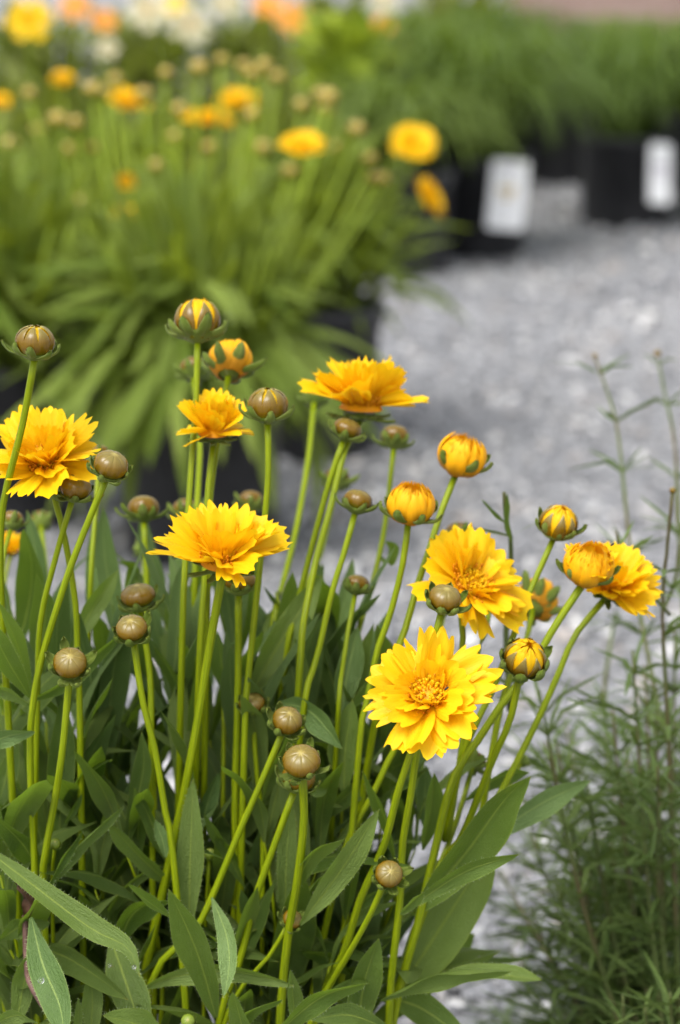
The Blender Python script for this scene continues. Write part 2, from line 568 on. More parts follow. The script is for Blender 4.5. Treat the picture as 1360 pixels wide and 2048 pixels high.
# ------------------------------------------------------------------ pots
def pot(loc, r, h, label, soil=True):
    t = thing('nursery_pot', loc, label, 'pot', 'black nursery pots')
    prof = [(0.0, 0.004), (r * 0.87, 0.004), (r * 0.885, 0.012), (r * 0.95, h * 0.86), (r * 1.0, h * 0.87), (r * 1.02, h * 0.985), (r * 1.0, h), (r * 0.965, h), (r * 0.95, h * 0.86), (r * 0.9, h * 0.5)]
    put('body', mesh('pot_body', *lathe(prof, 40)[:2], M['pot']), t)
    if soil:
        rnd = random.Random(int(loc[0] * 1000))
        vs, fs, uv = lathe([(r * 0.945, h * 0.88), (r * 0.7, h * 0.90), (r * 0.35, h * 0.905), (0.0, h * 0.91)], 24)
        vs = [(x, y, z + rnd.uniform(-.002, .002)) for x, y, z in vs]
        put('soil', mesh('pot_soil', vs, fs, M['soil']), t)
    return t

# ------------------------------------------------------------------ leaves
def leaf_width(t):
    return (math.sin(math.pi * min(1, (t * 0.985 + 0.015)) ** 1.18) ** 0.82) * (1 - 0.05 * t) + 0.07 * (1 - t)

def leaf_mesh(name, ctrl, width, acrosses, fold, mat, nu=6, nv=16, wave=0.0, seed=0, origin=None):
    rnd = random.Random(seed)
    path = catmull(ctrl, nv + 1)
    org = origin if origin is not None else path[0]
    ph = rnd.uniform(0, 6)
    def fn(u, v):
        i = int(round(v * nv))
        p = path[i]
        t = (path[min(i + 1, nv)] - path[max(i - 1, 0)]).normalized()
        a = acrosses(v)
        a = (a - t * a.dot(t)).normalized()
        nrm = t.cross(a)
        w = width * 0.5 * leaf_width(v)
        asym = 1 + 0.07 * math.sin(ph + (1 if u > 0 else 0) * 2 + v * 9)
        off = a * (u * w * asym * math.cos(fold * 0.6))
        off += nrm * (abs(u) * w * math.sin(fold) - 0.10 * w * (1 - u * u))
        off += nrm * (wave * w * math.sin(v * 11 + ph) * u * abs(u))
        return p + off - org
    vs, fs, uv = grid(nu, nv, fn)
    return mesh(name, vs, fs, mat, uv), org

def hair_mesh(leafme, org, nu, nv, seed, length):
    """short bristles along both margins of a leaf"""
    rnd = random.Random(seed)
    co = [v.co.copy() for v in leafme.vertices]
    vs, fs = [], []
    for side in (0, nu):
        row = [co[j * (nu + 1) + side] for j in range(nv + 1)]
        inn = [co[j * (nu + 1) + (1 if side == 0 else nu - 1)] for j in range(nv + 1)]
        for j in range(1, nv):
            a, b = row[j], row[j + 1]
            seg = (b - a)
            k = max(1, int(seg.length / 0.0011))
            for i in range(k):
                p = a + seg * ((i + rnd.random()) / k)
                outv = (row[j] - inn[j]).normalized()
                d = (outv + V((rnd.uniform(-.5, .5), rnd.uniform(-.5, .5), rnd.uniform(-.3, .6)))).normalized()
                q = p + d * length * rnd.uniform(.5, 1.2)
                s = seg.normalized() * 0.00008
                n = len(vs)
                vs += [p - s, p + s, q]
                fs.append((n, n + 1, n + 2))
    return mesh('leaf_hairs', vs, fs, M['hair'], smooth=False)

m, nt = new_mat('hair')
finish(nt, (0.34, 0.42, 0.20), rough=0.5, transl=0.4, tcol=(0.4, 0.5, 0.25))
M['hair'] = m

# near plant
NP = P(400, 2290, 0.885)
NEAR_POT = V((NP.x, 0.885, 0))
pot(NEAR_POT, 0.098, 0.11, 'black nursery pot of the near flowering plant, below the picture edge')
plant = thing('coreopsis_plant', V((NP.x, 0.885, 0.10)), 'leafy near plant with lance-shaped green leaves filling the lower left', 'plant')

def hand_leaf(pts, w, Y0, Y1, roll=20, fold=0.35, mat='leaf', hairs=None, droop=0.0, seed=None):
    n = len(pts)
    ctrl = [P(x, y, Y0 + (Y1 - Y0) * i / (n - 1)) for i, (x, y) in enumerate(pts)]
    seed = hand_leaf.k if seed is None else seed
    hand_leaf.k += 1
    wid = w * mpp((Y0 + Y1) / 2) / max(0.5, math.cos(R_(roll)))
    view = (P(680, 1024, 1.0) - V((0, 0, CAM_H))).normalized()
    tang = (ctrl[-1] - ctrl[0]).normalized()
    a0 = tang.cross(view).normalized()
    def across(v):
        return Quaternion(tang, R_(roll)) @ a0
    me, org = leaf_mesh('leaf', ctrl, wid, across, fold, M[mat], wave=0.18, seed=seed)
    o = put('leaf', me, plant, Matrix.Translation(org))
    if hairs or (hairs is None and (Y0 + Y1) / 2 < 0.875):
        h = put('hairs', hair_mesh(me, org, 6, 16, seed, 0.0011), o)
        h['kind'] = 'stuff'
    return o
hand_leaf.k = 100

HL = [
    ([(140, 1300), (188, 1215), (236, 1140)], 40, .93, .94, 20, .3, 'leaf'),
    ([(62, 1388), (35, 1290), (-4, 1203)], 24, .88, .86, 45, .5, 'leaf'),
    ([(60, 1395), (15, 1320), (-30, 1235)], 44, .87, .85, 20, .3, 'leaf'),
    ([(62, 1402), (120, 1372), (180, 1322), (243, 1268)], 30, .87, .90, 40, .5, 'leaf'),
    ([(-40, 1375), (10, 1382), (66, 1414)], 24, .86, .86, 50, .3, 'leaf'),
    ([(-50, 1500), (10, 1475), (71, 1463)], 36, .86, .85, 30, .3, 'leaf_pale'),
    ([(180, 1250), (186, 1150), (193, 1034)], 34, .98, .99, 10, .2, 'leaf_pale'),
    ([(118, 1700), (122, 1560), (126, 1392)], 56, .89, .90, 10, .25, 'leaf'),
    ([(128, 1650), (148, 1620), (164, 1588)], 14, .88, .88, 30, .3, 'leaf'),
    ([(98, 1775), (160, 1690), (249, 1611)], 22, .85, .86, 55, .6, 'leaf'),
    ([(96, 1775), (125, 1720), (166, 1661)], 16, .845, .85, 50, .6, 'leaf'),
    ([(345, 1775), (280, 1715), (214, 1644)], 40, .88, .86, -25, .3, 'leaf'),
    ([(88, 1760), (45, 1690), (-25, 1622)], 50, .87, .85, -20, .3, 'leaf'),
    ([(-40, 1690), (60, 1765), (180, 1855), (255, 1895), (280, 1955)], 50, .82, .79, -25, .35, 'leaf'),
    ([(62, 1835), (85, 1930), (118, 2010), (130, 2085)], 72, .83, .79, 8, .22, 'leaf_pale'),
    ([(222, 1880), (250, 1960), (292, 2090)], 78, .86, .83, -8, .2, 'leaf'),
    ([(345, 2090), (280, 2050), (206, 2031)], 44, .80, .78, 45, .3, 'leaf'),
    ([(130, 1957), (210, 1925), (300, 1890)], 30, .91, .92, 40, .3, 'leaf_pale'),
    ([(238, 1890), (262, 1835), (300, 1808), (345, 1800)], 52, .87, .85, 30, .3, 'leaf'),
    ([(348, 1838), (300, 1805), (255, 1769)], 18, .83, .81, 50, .4, 'leaf'),
    ([(378, 1875), (380, 1720), (386, 1558)], 56, .865, .865, -5, .2, 'leaf'),
    ([(432, 2035), (395, 1910), (337, 1777)], 70, .83, .80, -10, .25, 'leaf'),
    ([(424, 1795), (452, 1870), (458, 1930), (447, 1996)], 42, .82, .80, 15, .3, 'leaf_pale'),
    ([(285, 1978), (360, 1952), (470, 1945), (590, 1972)], 46, .845, .82, 25, .3, 'leaf'),
    ([(398, 1665), (415, 1610), (438, 1544)], 32, .90, .90, 25, .3, 'leaf_pale'),
    ([(490, 1775), (450, 1700), (408, 1627)], 26, .88, .87, -35, .3, 'leaf'),
    ([(492, 2100), (480, 2040), (465, 1984)], 42, .80, .785, -20, .3, 'leaf'),
    ([(440, 2090), (500, 2025), (566, 1999)], 28, .80, .79, 40, .4, 'leaf'),
    ([(540, 2080), (640, 1998), (734, 1967)], 46, .80, .785, 30, .3, 'leaf'),
    ([(590, 2090), (588, 2010), (580, 1938)], 32, .83, .82, 30, .4, 'leaf'),
    ([(700, 1950), (650, 1915), (604, 1905)], 40, .88, .87, -30, .2, 'leaf'),
    ([(600, 1850), (680, 1745), (758, 1619)], 56, .845, .83, 15, .25, 'leaf'),
    ([(585, 1785), (630, 1705), (691, 1677)], 34, .85, .83, 35, .5, 'leaf'),
    ([(715, 2080), (728, 1970), (758, 1876)], 66, .85, .84, 10, .3, 'leaf'),
    ([(825, 1830), (930, 1710), (1010, 1600), (1062, 1552)], 92, .87, .85, 15, .55, 'leaf'),
    ([(960, 1690), (1080, 1610), (1182, 1561)], 54, .89, .91, 20, .25, 'leaf_pale'),
    ([(820, 1815), (930, 1745), (1040, 1708)], 40, .84, .83, 20, .3, 'leaf'),
    ([(780, 2010), (880, 1860), (990, 1685)], 118, .89, .89, 10, .22, 'leaf'),
    ([(790, 1985), (870, 1915), (950, 1868)], 86, .93, .94, 25, .2, 'leaf'),
    ([(760, 2000), (860, 1955), (940, 1940), (1024, 1943)], 40, .85, .84, 50, .7, 'leaf'),
    ([(860, 1960), (980, 1948), (1085, 1960)], 34, .87, .86, -45, .5, 'leaf'),
    ([(750, 1990), (840, 2015), (940, 2085)], 62, .89, .87, -20, .25, 'leaf'),
    ([(495, 1400), (570, 1270), (645, 1150)], 66, .93, .94, 12, .3, 'leaf'),
    ([(505, 1310), (545, 1245), (585, 1194)], 44, .98, .99, 30, .4, 'leaf_lime2'),
    ([(680, 1440), (695, 1350), (716, 1252)], 54, .93, .94, 10, .3, 'leaf_pale'),
    ([(668, 1400), (680, 1260), (706, 1116)], 42, 1.0, 1.01, 20, .2, 'leaf_pale'),
    ([(606, 1400), (602, 1340), (589, 1274)], 26, .92, .92, 30, .5, 'leaf'),
    ([(560, 1405), (620, 1425), (685, 1498)], 52, .90, .88, 30, .25, 'leaf_pale'),
    ([(688, 1590), (690, 1500), (706, 1400)], 64, .90, .90, -15, .35, 'leaf'),
    ([(470, 1420), (445, 1340), (434, 1261)], 38, .93, .93, -30, .3, 'leaf'),
    ([(395, 1360), (370, 1280), (345, 1180)], 62, .96, .96, -15, .25, 'leaf'),
    ([(385, 1450), (355, 1370), (308, 1294)], 30, .93, .92, -30, .3, 'leaf'),
    ([(372, 1570), (390, 1440), (402, 1300)], 34, .91, .91, 30, .3, 'leaf'),
    ([(170, 1330), (130, 1250), (118, 1180)], 30, .97, .97, 20, .3, 'leaf_pale'),
    ([(250, 1330), (262, 1180), (262, 1130), (232, 1125)], 36, 1.0, .99, 20, .3, 'leaf'),
    ([(850, 1660), (850, 1590), (852, 1530)], 40, .92, .92, 10, .25, 'leaf_pale'),
    ([(845, 1700), (862, 1620), (868, 1545)], 40, .90, .89, 30, .5, 'leaf'),
    ([(640, 1640), (720, 1570), (745, 1560)], 40, .90, .90, 30, .3, 'leaf'),
    ([(715, 1640), (770, 1550), (870, 1500)], 70, .94, .95, 25, .2, 'leaf'),
    ([(600, 1560), (640, 1580), (653, 1575)], 30, .88, .88, 30, .3, 'leaf'),
    ([(790, 1720), (770, 1640), (725, 1540)], 22, .88, .86, -40, .5, 'leaf'),
    ([(800, 1830), (830, 1800), (848, 1785)], 22, .82, .815, 30, .5, 'leaf'),
    ([(700, 1830), (745, 1790), (790, 1770)], 22, .87, .87, 40, .4, 'leaf'),
    ([(930, 1600), (1000, 1555), (1060, 1545)], 34, .91, .92, 40, .3, 'leaf'),
    ([(0, 1880), (50, 1850), (100, 1845)], 46, .85, .84, 30, .2, 'leaf'),
    ([(30, 2060), (50, 1960), (75, 1890)], 50, .84, .84, 10, .3, 'leaf'),
    ([(180, 2090), (185, 2000), (178, 1940)], 44, .83, .83, 10, .3, 'leaf'),
    ([(150, 2090), (156, 2050), (157, 1995)], 18, .81, .81, 10, .4, 'leaf'),
    ([(-30, 2060), (30, 2032), (75, 2045)], 36, .80, .79, 30, .2, 'leaf'),
    ([(270, 1640), (230, 1545), (200, 1530)], 24, .93, .93, 30, .3, 'leaf'),
    ([(330, 1720), (300, 1640), (268, 1575)], 34, .88, .87, -25, .3, 'leaf'),
    ([(332, 1715), (325, 1680), (310, 1640)], 26, .86, .86, 20, .3, 'leaf_pale'),
    ([(130, 1860), (190, 1760), (243, 1695)], 36, .92, .92, 20, .3, 'leaf'),
    ([(180, 1900), (240, 1790), (300, 1740), (345, 1725)], 22, .88, .88, 45, .4, 'leaf'),
    ([(570, 1850), (573, 1720), (582, 1600)], 42, .87, .87, 5, .2, 'leaf'),
    ([(520, 1860), (495, 1780), (480, 1690)], 50, .90, .90, -10, .2, 'leaf'),
    ([(30, 1420), (10, 1560), (-20, 1640)], 50, .91, .90, 10, .2, 'leaf'),
    ([(430, 1640), (500, 1540), (560, 1500)], 40, .93, .93, 25, .3, 'leaf'),
    ([(440, 1720), (520, 1610), (575, 1560)], 44, .91, .91, 25, .3, 'leaf'),
    ([(300, 1560), (240, 1420), (215, 1380)], 34, .96, .96, 20, .3, 'leaf'),
    ([(240, 1560), (340, 1440), (390, 1400)], 36, .95, .95, 30, .3, 'leaf'),
    ([(780, 2060), (700, 2030), (620, 2040)], 40, .84, .82, 30, .3, 'leaf'),
]
M['leaf_lime2'] = leaf_material('coreopsis_leaf_young', (0.10, 0.16, 0.015), (0.17, 0.24, 0.03), (0.24, 0.32, 0.06), (0.26, 0.38, 0.03), transl=0.35)
for a in HL:
    hand_leaf(*a)

# shared leaf templates for filler leaves and the plants behind: base at origin, grows along +Y, upper side +Z
def leaf_template(seed, droop, w, mat, fold=0.3, nu=4, nv=9):
    rnd = random.Random(seed)
    side = rnd.uniform(-.08, .08)
    ctrl = [V((0, 0, 0)), V((side * .5, .35, .05 + droop * .05)), V((side, .7, .04 - droop * .1)), V((side * .5, 1.0, -droop * .38))]
    me, _ = leaf_mesh('leaf', ctrl, w, lambda v: V((1, 0, 0)), fold, M[mat], nu=nu, nv=nv, wave=0.2, seed=seed, origin=V((0, 0, 0)))
    return me

def orient(base, direction, roll, length, wscale=1.0):
    d = V(direction).normalized()
    up = V((0, 0, 1)) if abs(d.z) < 0.97 else V((0, 1, 0))
    x = d.cross(up).normalized()
    z = x.cross(d)
    mt = Matrix((x, d, z)).transposed().to_4x4()
    return Matrix.Translation(base) @ mt @ Matrix.Rotation(roll, 4, 'Y') @ Matrix.Diagonal((length * wscale, length, length, 1))

near_t = [leaf_template(200 + i, d, .17, 'leaf', nu=6, nv=12) for i, d in enumerate((0.0, .25, .5, .8, .1, 1.0))]
rnd = random.Random(21)

def leafy_shoot(base, top, nodes, lens, templates, parent, stem_r=0.0016, spread=(25, 65), mat='stem', lean=None):
    mid = base.lerp(top, .5) + V((rnd.uniform(-.01, .01), rnd.uniform(-.01, .01), .01))
    path = catmull([base, mid, top], 10)
    vs, fs, uv = tube([p - base for p in path], [stem_r * (1 - .75 * i / 9) for i in range(10)], 6)
    put('shoot_stem', mesh('shoot_stem', vs, fs, M[mat], uv), parent, Matrix.Translation(base))
    az = rnd.uniform(0, 6.28)
    for k in range(nodes):
        t = (k + 1.0) / nodes
        p = path[min(9, int(round(t * 9)))]
        tang = (top - base).normalized()
        for s in (0, math.pi):
            a = az + s + rnd.uniform(-.3, .3)
            el = R_(rnd.uniform(*spread)) if k < nodes - 1 else R_(rnd.uniform(58, 80))
            d = V((math.cos(a) * math.cos(el), math.sin(a) * math.cos(el), math.sin(el))) + tang * .25
            L = rnd.uniform(*lens) * (1 - .35 * t)
            put('leaf', rnd.choice(templates), parent, orient(p, d, rnd.uniform(-.5, .5), L, rnd.uniform(.85, 1.15)))
        az += 1.57 + rnd.uniform(-.2, .2)

for bx, tx, ty, Yb, Yt in [(60, -40, 1500, .88, .88), (140, 60, 1400, .92, .93), (200, 150, 1560, .90, .90), (260, 210, 1380, .95, .98),
                           (320, 300, 1500, .93, .94), (380, 350, 1350, .96, .99), (430, 420, 1480, .93, .93), (480, 470, 1330, .95, .97),
                           (520, 560, 1420, .94, .95), (560, 640, 1380, .94, .97), (600, 690, 1500, .92, .93), (640, 770, 1560, .92, .94),
                           (500, 520, 1620, .89, .89), (300, 250, 1700, .88, .88), (150, 100, 1680, .90, .90), (680, 830, 1700, .91, .92), (420, 380, 1640, .90, .90),
                           (60, 0, 1750, .86, .86), (560, 640, 1720, .89, .89), (90, 20, 1330, .95, .97), (580, 600, 1560, .95, .97), (250, 240, 1560, .94, .95), (640, 730, 1640, .94, .96), (100, 40, 1560, .93, .94)]:
    leafy_shoot(P(bx, 2260, .885 + (Yb - .885) * .6), P(tx, ty, Yt), 6, (.062, .105), near_t, plant, spread=(28, 74))

for bx, tx, ty, Yt in [(250, 190, 1780, .88), (640, 690, 1840, .88), (40, 20, 1900, .86), (480, 470, 1960, .86)]:
    leafy_shoot(P(bx, 2260, .865), P(tx, ty, Yt), 4, (.045, .075), near_t, plant, spread=(30, 70))
hand_leaf([(1022, 1085), (1010, 1040), (1014, 985)], 14, .957, .955, 40, .5, 'leaf', hairs=False)
hand_leaf([(1015, 1050), (990, 1030), (962, 998)], 8, .958, .955, 40, .3, 'leaf', hairs=False)

near_n = [leaf_template(230 + i, d, .15, 'leaf_pale', nu=4, nv=10) for i, d in enumerate((0.0, .2, .45, .1))]
for bx, tx, ty, Yt in [(110, 90, 1300, .99), (250, 240, 1300, .97), (310, 330, 1250, 1.02), (360, 370, 1330, .95), (450, 470, 1310, .96), (550, 620, 1350, .97), (600, 680, 1390, .96), (640, 730, 1440, .97), (140, 120, 1420, .93), (330, 340, 1400, .93), (470, 500, 1480, .92), (230, 200, 1470, .93), (680, 800, 1580, .95), (560, 610, 1500, .93)]:
    leafy_shoot(P(bx, 2260, .90), P(tx, ty, Yt), 6, (.06, .11), near_n, plant, spread=(45, 78), stem_r=.0013)

# dry stalk with a withered leaf, lower left
ds = thing('withered_stalk', P(160, 2200, .82), 'withered brown stalk with a shrivelled leaf, bottom left', 'stalk')
path = catmull([P(50, 1830, .845), P(53, 1925, .84), P(60, 1965, .83), P(85, 2010, .825), P(118, 2060, .82), P(160, 2200, .82)], 18)
vs, fs, uv = tube([p - ds.location for p in path], [.0011 + .0004 * i / 17 for i in range(18)], 7)
put('stem', mesh('dry_stalk', vs, fs, M['dry_stem'], uv), ds)
ctrl = [P(52, 1840, .843), P(58, 1800, .84), P(45, 1775, .835), P(32, 1762, .83)]
def dry_fn(u, v):
    path_ = catmull(ctrl, 13)
    p = path_[int(round(v * 12))]
    w = 26 * mpp(.84) * math.sin(math.pi * min(1, v * .9 + .1)) ** .7 * (1 + .25 * math.sin(v * 17 + u * 3))
    return p + V((u * w * .55, math.cos(u * 2.2 + v * 6) * w * .35, math.sin(u * 5 + v * 9) * w * .12)) - ctrl[0]
vs, fs, uv = grid(8, 12, dry_fn)
put('dry_leaf', mesh('dry_leaf', vs, fs, M['dry'], uv), ds, Matrix.Translation(ctrl[0]))

# ------------------------------------------------------------------ flower head pieces (unit radius = 1)
def petal_mesh(name, L, W, a0, a1, cup, depth, nteeth, seed, mat, nu=12, nv=8, rib=.05, narrow=.30, twist=0.0):
    r = random.Random(seed)
    ph = r.uniform(0, 6)
    cols = []
    per = nu // nteeth
    tooth_h = [r.uniform(.35, 1.0) for _ in range(nteeth + 1)]
    for i in range(nu + 1):
        k, f = divmod(i, per)
        f = f / per
        val = abs(math.cos(math.pi * f))          # peaks at tooth tips
        cols.append((1 - val) * depth * (.7 + .3 * tooth_h[min(k, nteeth)]) + .5 * depth * (1 - tooth_h[min(int(round(i / per)), nteeth)]) * val)
    skew = r.uniform(-.06, .06)
    bend = r.uniform(-.08, .08)
    def fn(u, v):
        i = int(round((u + 1) / 2 * nu))
        cut = cols[i] + .10 * u * u + skew * u
        vv = v * (1 - cut * max(0.0, (v - .25) / .75) ** 1.2)
        x = z = 0.0
        n = 10
        for q in range(n):
            el = a0 + (a1 - a0) * (q + .5) / n * vv
            x += math.cos(el) * L * vv / n
            z += math.sin(el) * L * vv / n
        el = a0 + (a1 - a0) * vv
        w = W * .5 * (narrow + (1 - narrow) * math.sin(math.pi * .5 * min(1, vv / .72)) ** .85) * (1 - .12 * max(0, (vv - .8) / .2) ** 2)
        h = cup * W * u * u * (1 - .3 * vv) + rib * W * .35 * math.cos(u * math.pi * 3.0) * math.sin(math.pi * min(1, vv * 1.1)) + .045 * L * math.sin(u * 4.2 + ph) * vv * vv
        tw = twist * vv
        yy = u * w * math.cos(tw) + bend * L * vv * vv
        h += u * w * math.sin(tw)
        return V((x - math.sin(el) * h, yy, z + math.cos(el) * h))
    vs, fs, uv = grid(nu, nv, fn)
    return mesh(name, vs, fs, M[mat], uv)

def whorl_set(key, els, lens, wids, mat='petal', nvar=5):
    out_ = []
    for wi, (el, L, W) in enumerate(zip(els, lens, wids)):
        vs = []
        for k in range(nvar):
            r = random.Random(hash_(key) + wi * 31 + k)
            e0 = R_(el[0] + r.uniform(-6, 6))
            e1 = R_(el[1] + r.uniform(-14, 14))
            vs.append(petal_mesh('petal', L * r.uniform(.9, 1.06), W * r.uniform(.85, 1.15), e0, e1, r.uniform(.02, .16), r.uniform(.12, .24), r.choice((3, 3, 4)), r.random() * 1e6, mat, rib=r.uniform(.05, .14), twist=r.uniform(-.35, .35), narrow=.28))
        out_.append(vs)
    return out_

def hash_(s):
    return sum((i + 1) * ord(ch) for i, ch in enumerate(s))

WH = {
    'flat': (whorl_set('flat', [(10, 4), (22, 14), (40, 24), (60, 38), (76, 50)], [1.0, .93, .74, .50, .30], [.64, .58, .48, .36, .22]), [8, 8, 7, 6, 6]),
    'bowl': (whorl_set('bowl', [(20, 8), (42, 28), (58, 48), (70, 62), (80, 74)], [1.03, .96, .78, .56, .36], [.62, .58, .48, .36, .24]), [9, 9, 8, 7, 6]),
    'cup': (whorl_set('cup', [(10, 0), (46, 40), (60, 62), (72, 80), (84, 94)], [1.06, 1.0, .92, .78, .5], [.52, .54, .5, .4, .26]), [7, 9, 9, 8, 7]),
    'fan': (whorl_set('fan', [(28, 14), (42, 32), (54, 46), (62, 56)], [1.04, 1.0, .88, .6], [.58, .54, .46, .3]), [10, 9, 8, 7]),
}

def disc_mesh(name, seed, mat_c, n, rad, hgt, r_in, r_out, fat):
    r = random.Random(seed)
    vs, fs, uv = [], [], []
    for i in range(n):
        a = 2.39996 * i
        q = math.sqrt((i + .5) / n)
        rr = (r_in + (r_out - r_in) * q) * rad
        h = hgt * rad * (1.15 - .45 * q) * r.uniform(.8, 1.25)
        dirv = V((math.cos(a) * (.15 + .5 * q) + r.uniform(-.25, .25), math.sin(a) * (.15 + .5 * q) + r.uniform(-.25, .25), 1)).normalized()
        b = V((math.cos(a) * rr, math.sin(a) * rr, .02 * rad))
        path = [b, b + dirv * h * .55, b + dirv * h * .9 + V((r.uniform(-.04, .04), r.uniform(-.04, .04), 0)) * rad, b + dirv * h]
        v2, f2, u2 = tube(path, [fat * rad * .7, fat * rad * .8, fat * rad * 1.5, fat * rad * .5], 5)
        off = len(vs)
        vs += v2
        fs += [tuple(x + off for x in f) for f in f2]
        uv += [(k_ % 5 / 5, (k_ // 5) / 3) for k_ in range(len(v2))]
    return mesh(name, vs, fs, M[mat_c], uv)

DOME = lmesh('receptacle', [(.34, -.02), (.30, .05), (.22, .11), (.12, .145), (0, .155)], 20, M['floret'])
DISC_C = disc_mesh('disc', 3, 'petal', 90, .28, .62, 0.0, .68, .060)
DISC_R = disc_mesh('stamens', 4, 'anther', 90, .28, .74, .55, 1.1, .040)

# bract templates (outer, green, spreading then turning up); unit = bud radius
def bract_mesh(seed, L, W, a0, a1, mat='bract', e=2.6):
    r = random.Random(seed)
    ph = r.uniform(0, 6)
    def fn(u, v):
        x, z, n = .30, -.76, 12
        for q in range(n):
            el = a0 + (a1 - a0) * ((q + .5) / n * v) ** e
            x += math.cos(el) * L * v / n
            z += math.sin(el) * L * v / n
        el = a0 + (a1 - a0) * v ** e
        w = W * .5 * (1.15 - .75 * v ** .8) * (1 + .25 * math.sin(math.pi * max(0, v * 1.6 - .6)))
        if v > .9:
            w *= .85 if v < .99 else .42
        h = .22 * u * u * W + .03 * math.sin(v * 9 + ph) * u
        return V((x - math.sin(el) * h, u * w, z + math.cos(el) * h))
    vs, fs, uv = grid(4, 10, fn)
    # give the bract a real thickness
    n = len(vs)
    c = V((0.2, 0, -.62))
    vs2 = [V(p) - V((0, 0, .05)) for p in vs]
    fs2 = [tuple(x + n for x in f[::-1]) for f in fs]
    rim = [i for i in range(5)] + [5 * j + 4 for j in range(1, 11)] + [50 + i for i in range(3, -1, -1)] + [5 * j for j in range(9, 0, -1)]
    sides = []
    for a, b in zip(rim, rim[1:] + rim[:1]):
        sides.append((b, a, a + n, b + n))
    return mesh('bract', vs + vs2, fs + fs2 + sides, M[mat], uv + uv)

BRACTS = {
    'spread': [bract_mesh(i, r_[0], r_[1], R_(r_[2]), R_(r_[3])) for i, r_ in enumerate([(1.60, .58, 14, 92), (1.45, .60, 18, 105), (1.75, .54, 12, 80), (1.40, .58, 16, 140), (1.55, .56, 12, 110)])],
    'hug': [bract_mesh(20 + i, r_[0], r_[1], R_(r_[2]), R_(r_[3])) for i, r_ in enumerate([(1.45, .62, 26, 100), (1.35, .62, 30, 118), (1.55, .58, 24, 92), (1.30, .6, 26, 150)])],
    'skirt': [bract_mesh(60 + i, r_[0], r_[1], R_(r_[2]), R_(r_[3]), e=2.0) for i, r_ in enumerate([(1.75, .78, 10, 100), (1.65, .82, 12, 120), (1.85, .74, 8, 90), (1.65, .78, 10, 140), (1.6, .80, 14, 110)])],
    'down': [bract_mesh(40 + i, r_[0], r_[1], R_(r_[2]), R_(r_[3])) for i, r_ in enumerate([(1.5, .5, -6, 30), (1.4, .5, 0, 45), (1.6, .46, -8, 20)])],
}
CUP = lmesh('calyx', [(.14, -1.0), (.26, -.95), (.46, -.86), (.70, -.72), (.86, -.56), (.80, -.50), (.3, -.55)], 20, M['bract'])

# bud scales: longitude sectors of an oblate globe
def scale_mesh(seed, top_lat, width_deg, rad, mat, bulge=.0, pointed=1.0, flat=.72):
    r = random.Random(seed)
    def fn(u, v):
        lat = R_(-62) + (R_(top_lat) + R_(62)) * v
        taper = 1.0 if v < .36 else 1 - pointed * ((v - .36) / .64) ** 1.35
        lon = u * R_(width_deg) * .5 * max(.03, taper)
        rr = rad * (1 + .02 * (1 - u * u) + bulge * v)
        rr *= 1 - .012 * abs(u) ** 6
        cl = math.cos(lat)
        if lat > 0:
            cl = max(0.0, math.cos(lat)) ** .85
        return V((rr * cl * math.cos(lon), rr * cl * math.sin(lon), rr * flat * math.sin(lat)))
    vs, fs, uv = grid(6, 9, fn)
    return mesh('scale', vs, fs, M[mat], uv)

SC_CLOSED = [scale_mesh(i, 90, 46.5, 1.0 + .008 * (i % 2), 'scale', pointed=0.0) for i in range(3)]
SC_GREEN = [scale_mesh(i, 90, 46.5, 1.0, 'scale_green', pointed=0.0, flat=.9) for i in range(2)]
SC_OPEN = [scale_mesh(10 + i, 50 + 9 * i, 50 - 4 * i, 1.02, 'scale', pointed=.92, flat=.92) for i in range(3)]
SC_TIP = [scale_mesh(14 + i, 74 + 5 * i, 49, 1.02, 'scale', pointed=.55, flat=.84) for i in range(3)]
SC_WIDE = [scale_mesh(20 + i, 18 + 8 * i, 52, 1.05, 'petal_open', pointed=.6, flat=.95) for i in range(3)]

def incurved(seed, top, width, rad, depth=.18, mat='petal_open', flat=1.0, flare=0.0, bulge=.085):
    r = random.Random(seed)
    nu, nt_ = 9, 3
    teeth = [abs(math.cos(math.pi * (i % 3) / 3)) for i in range(nu + 1)]
    ph = r.uniform(0, 6)
    def fn(u, v):
        i = int(round((u + 1) / 2 * nu))
        vv = v * (1 - depth * (1 - teeth[i]) * max(0, (v - .5) / .5))
        lat = R_(-58) + (R_(top) + R_(58)) * vv
        lon = u * R_(width) * .5 * (1 - .5 * max(0, (vv - .5) / .5) ** 1.3)
        rr = rad * (1 + .03 * math.cos(u * 6 + ph) * vv + bulge * (1 - u * u) * math.sin(math.pi * min(1, .15 + vv)) + flare * vv * vv)
        cl = max(0.02, math.cos(lat))
        return V((rr * cl * math.cos(lon), rr * cl * math.sin(lon), rr * flat * math.sin(lat)))
    vs, fs, uv = grid(nu, 8, fn)
    return mesh('petal', vs, fs, M[mat], uv)

IN_OUT = [incurved(60 + i, 34 + 8 * (i % 4), 58, 1.0, depth=.28, flare=.05) for i in range(4)]
IN_MID = [incurved(70 + i, 52 + 6 * (i % 3), 54, .87, depth=.28, mat='petal_mid', flat=1.14) for i in range(4)]
IN_TOP = [incurved(80 + i, 54 + 5 * i, 56, .70, mat='floret', flat=1.42, depth=.35, flare=.12) for i in range(3)]
IN_BALL = [incurved(90 + i, 80 + 3 * i, 66, .90, mat='petal', flat=.97, depth=.1, bulge=.03) for i in range(3)]
IN_BALL_T = [incurved(94 + i, 80 + 3 * i, 66, .90, mat='petal', flat=.86, depth=.1, bulge=.02) for i in range(3)]

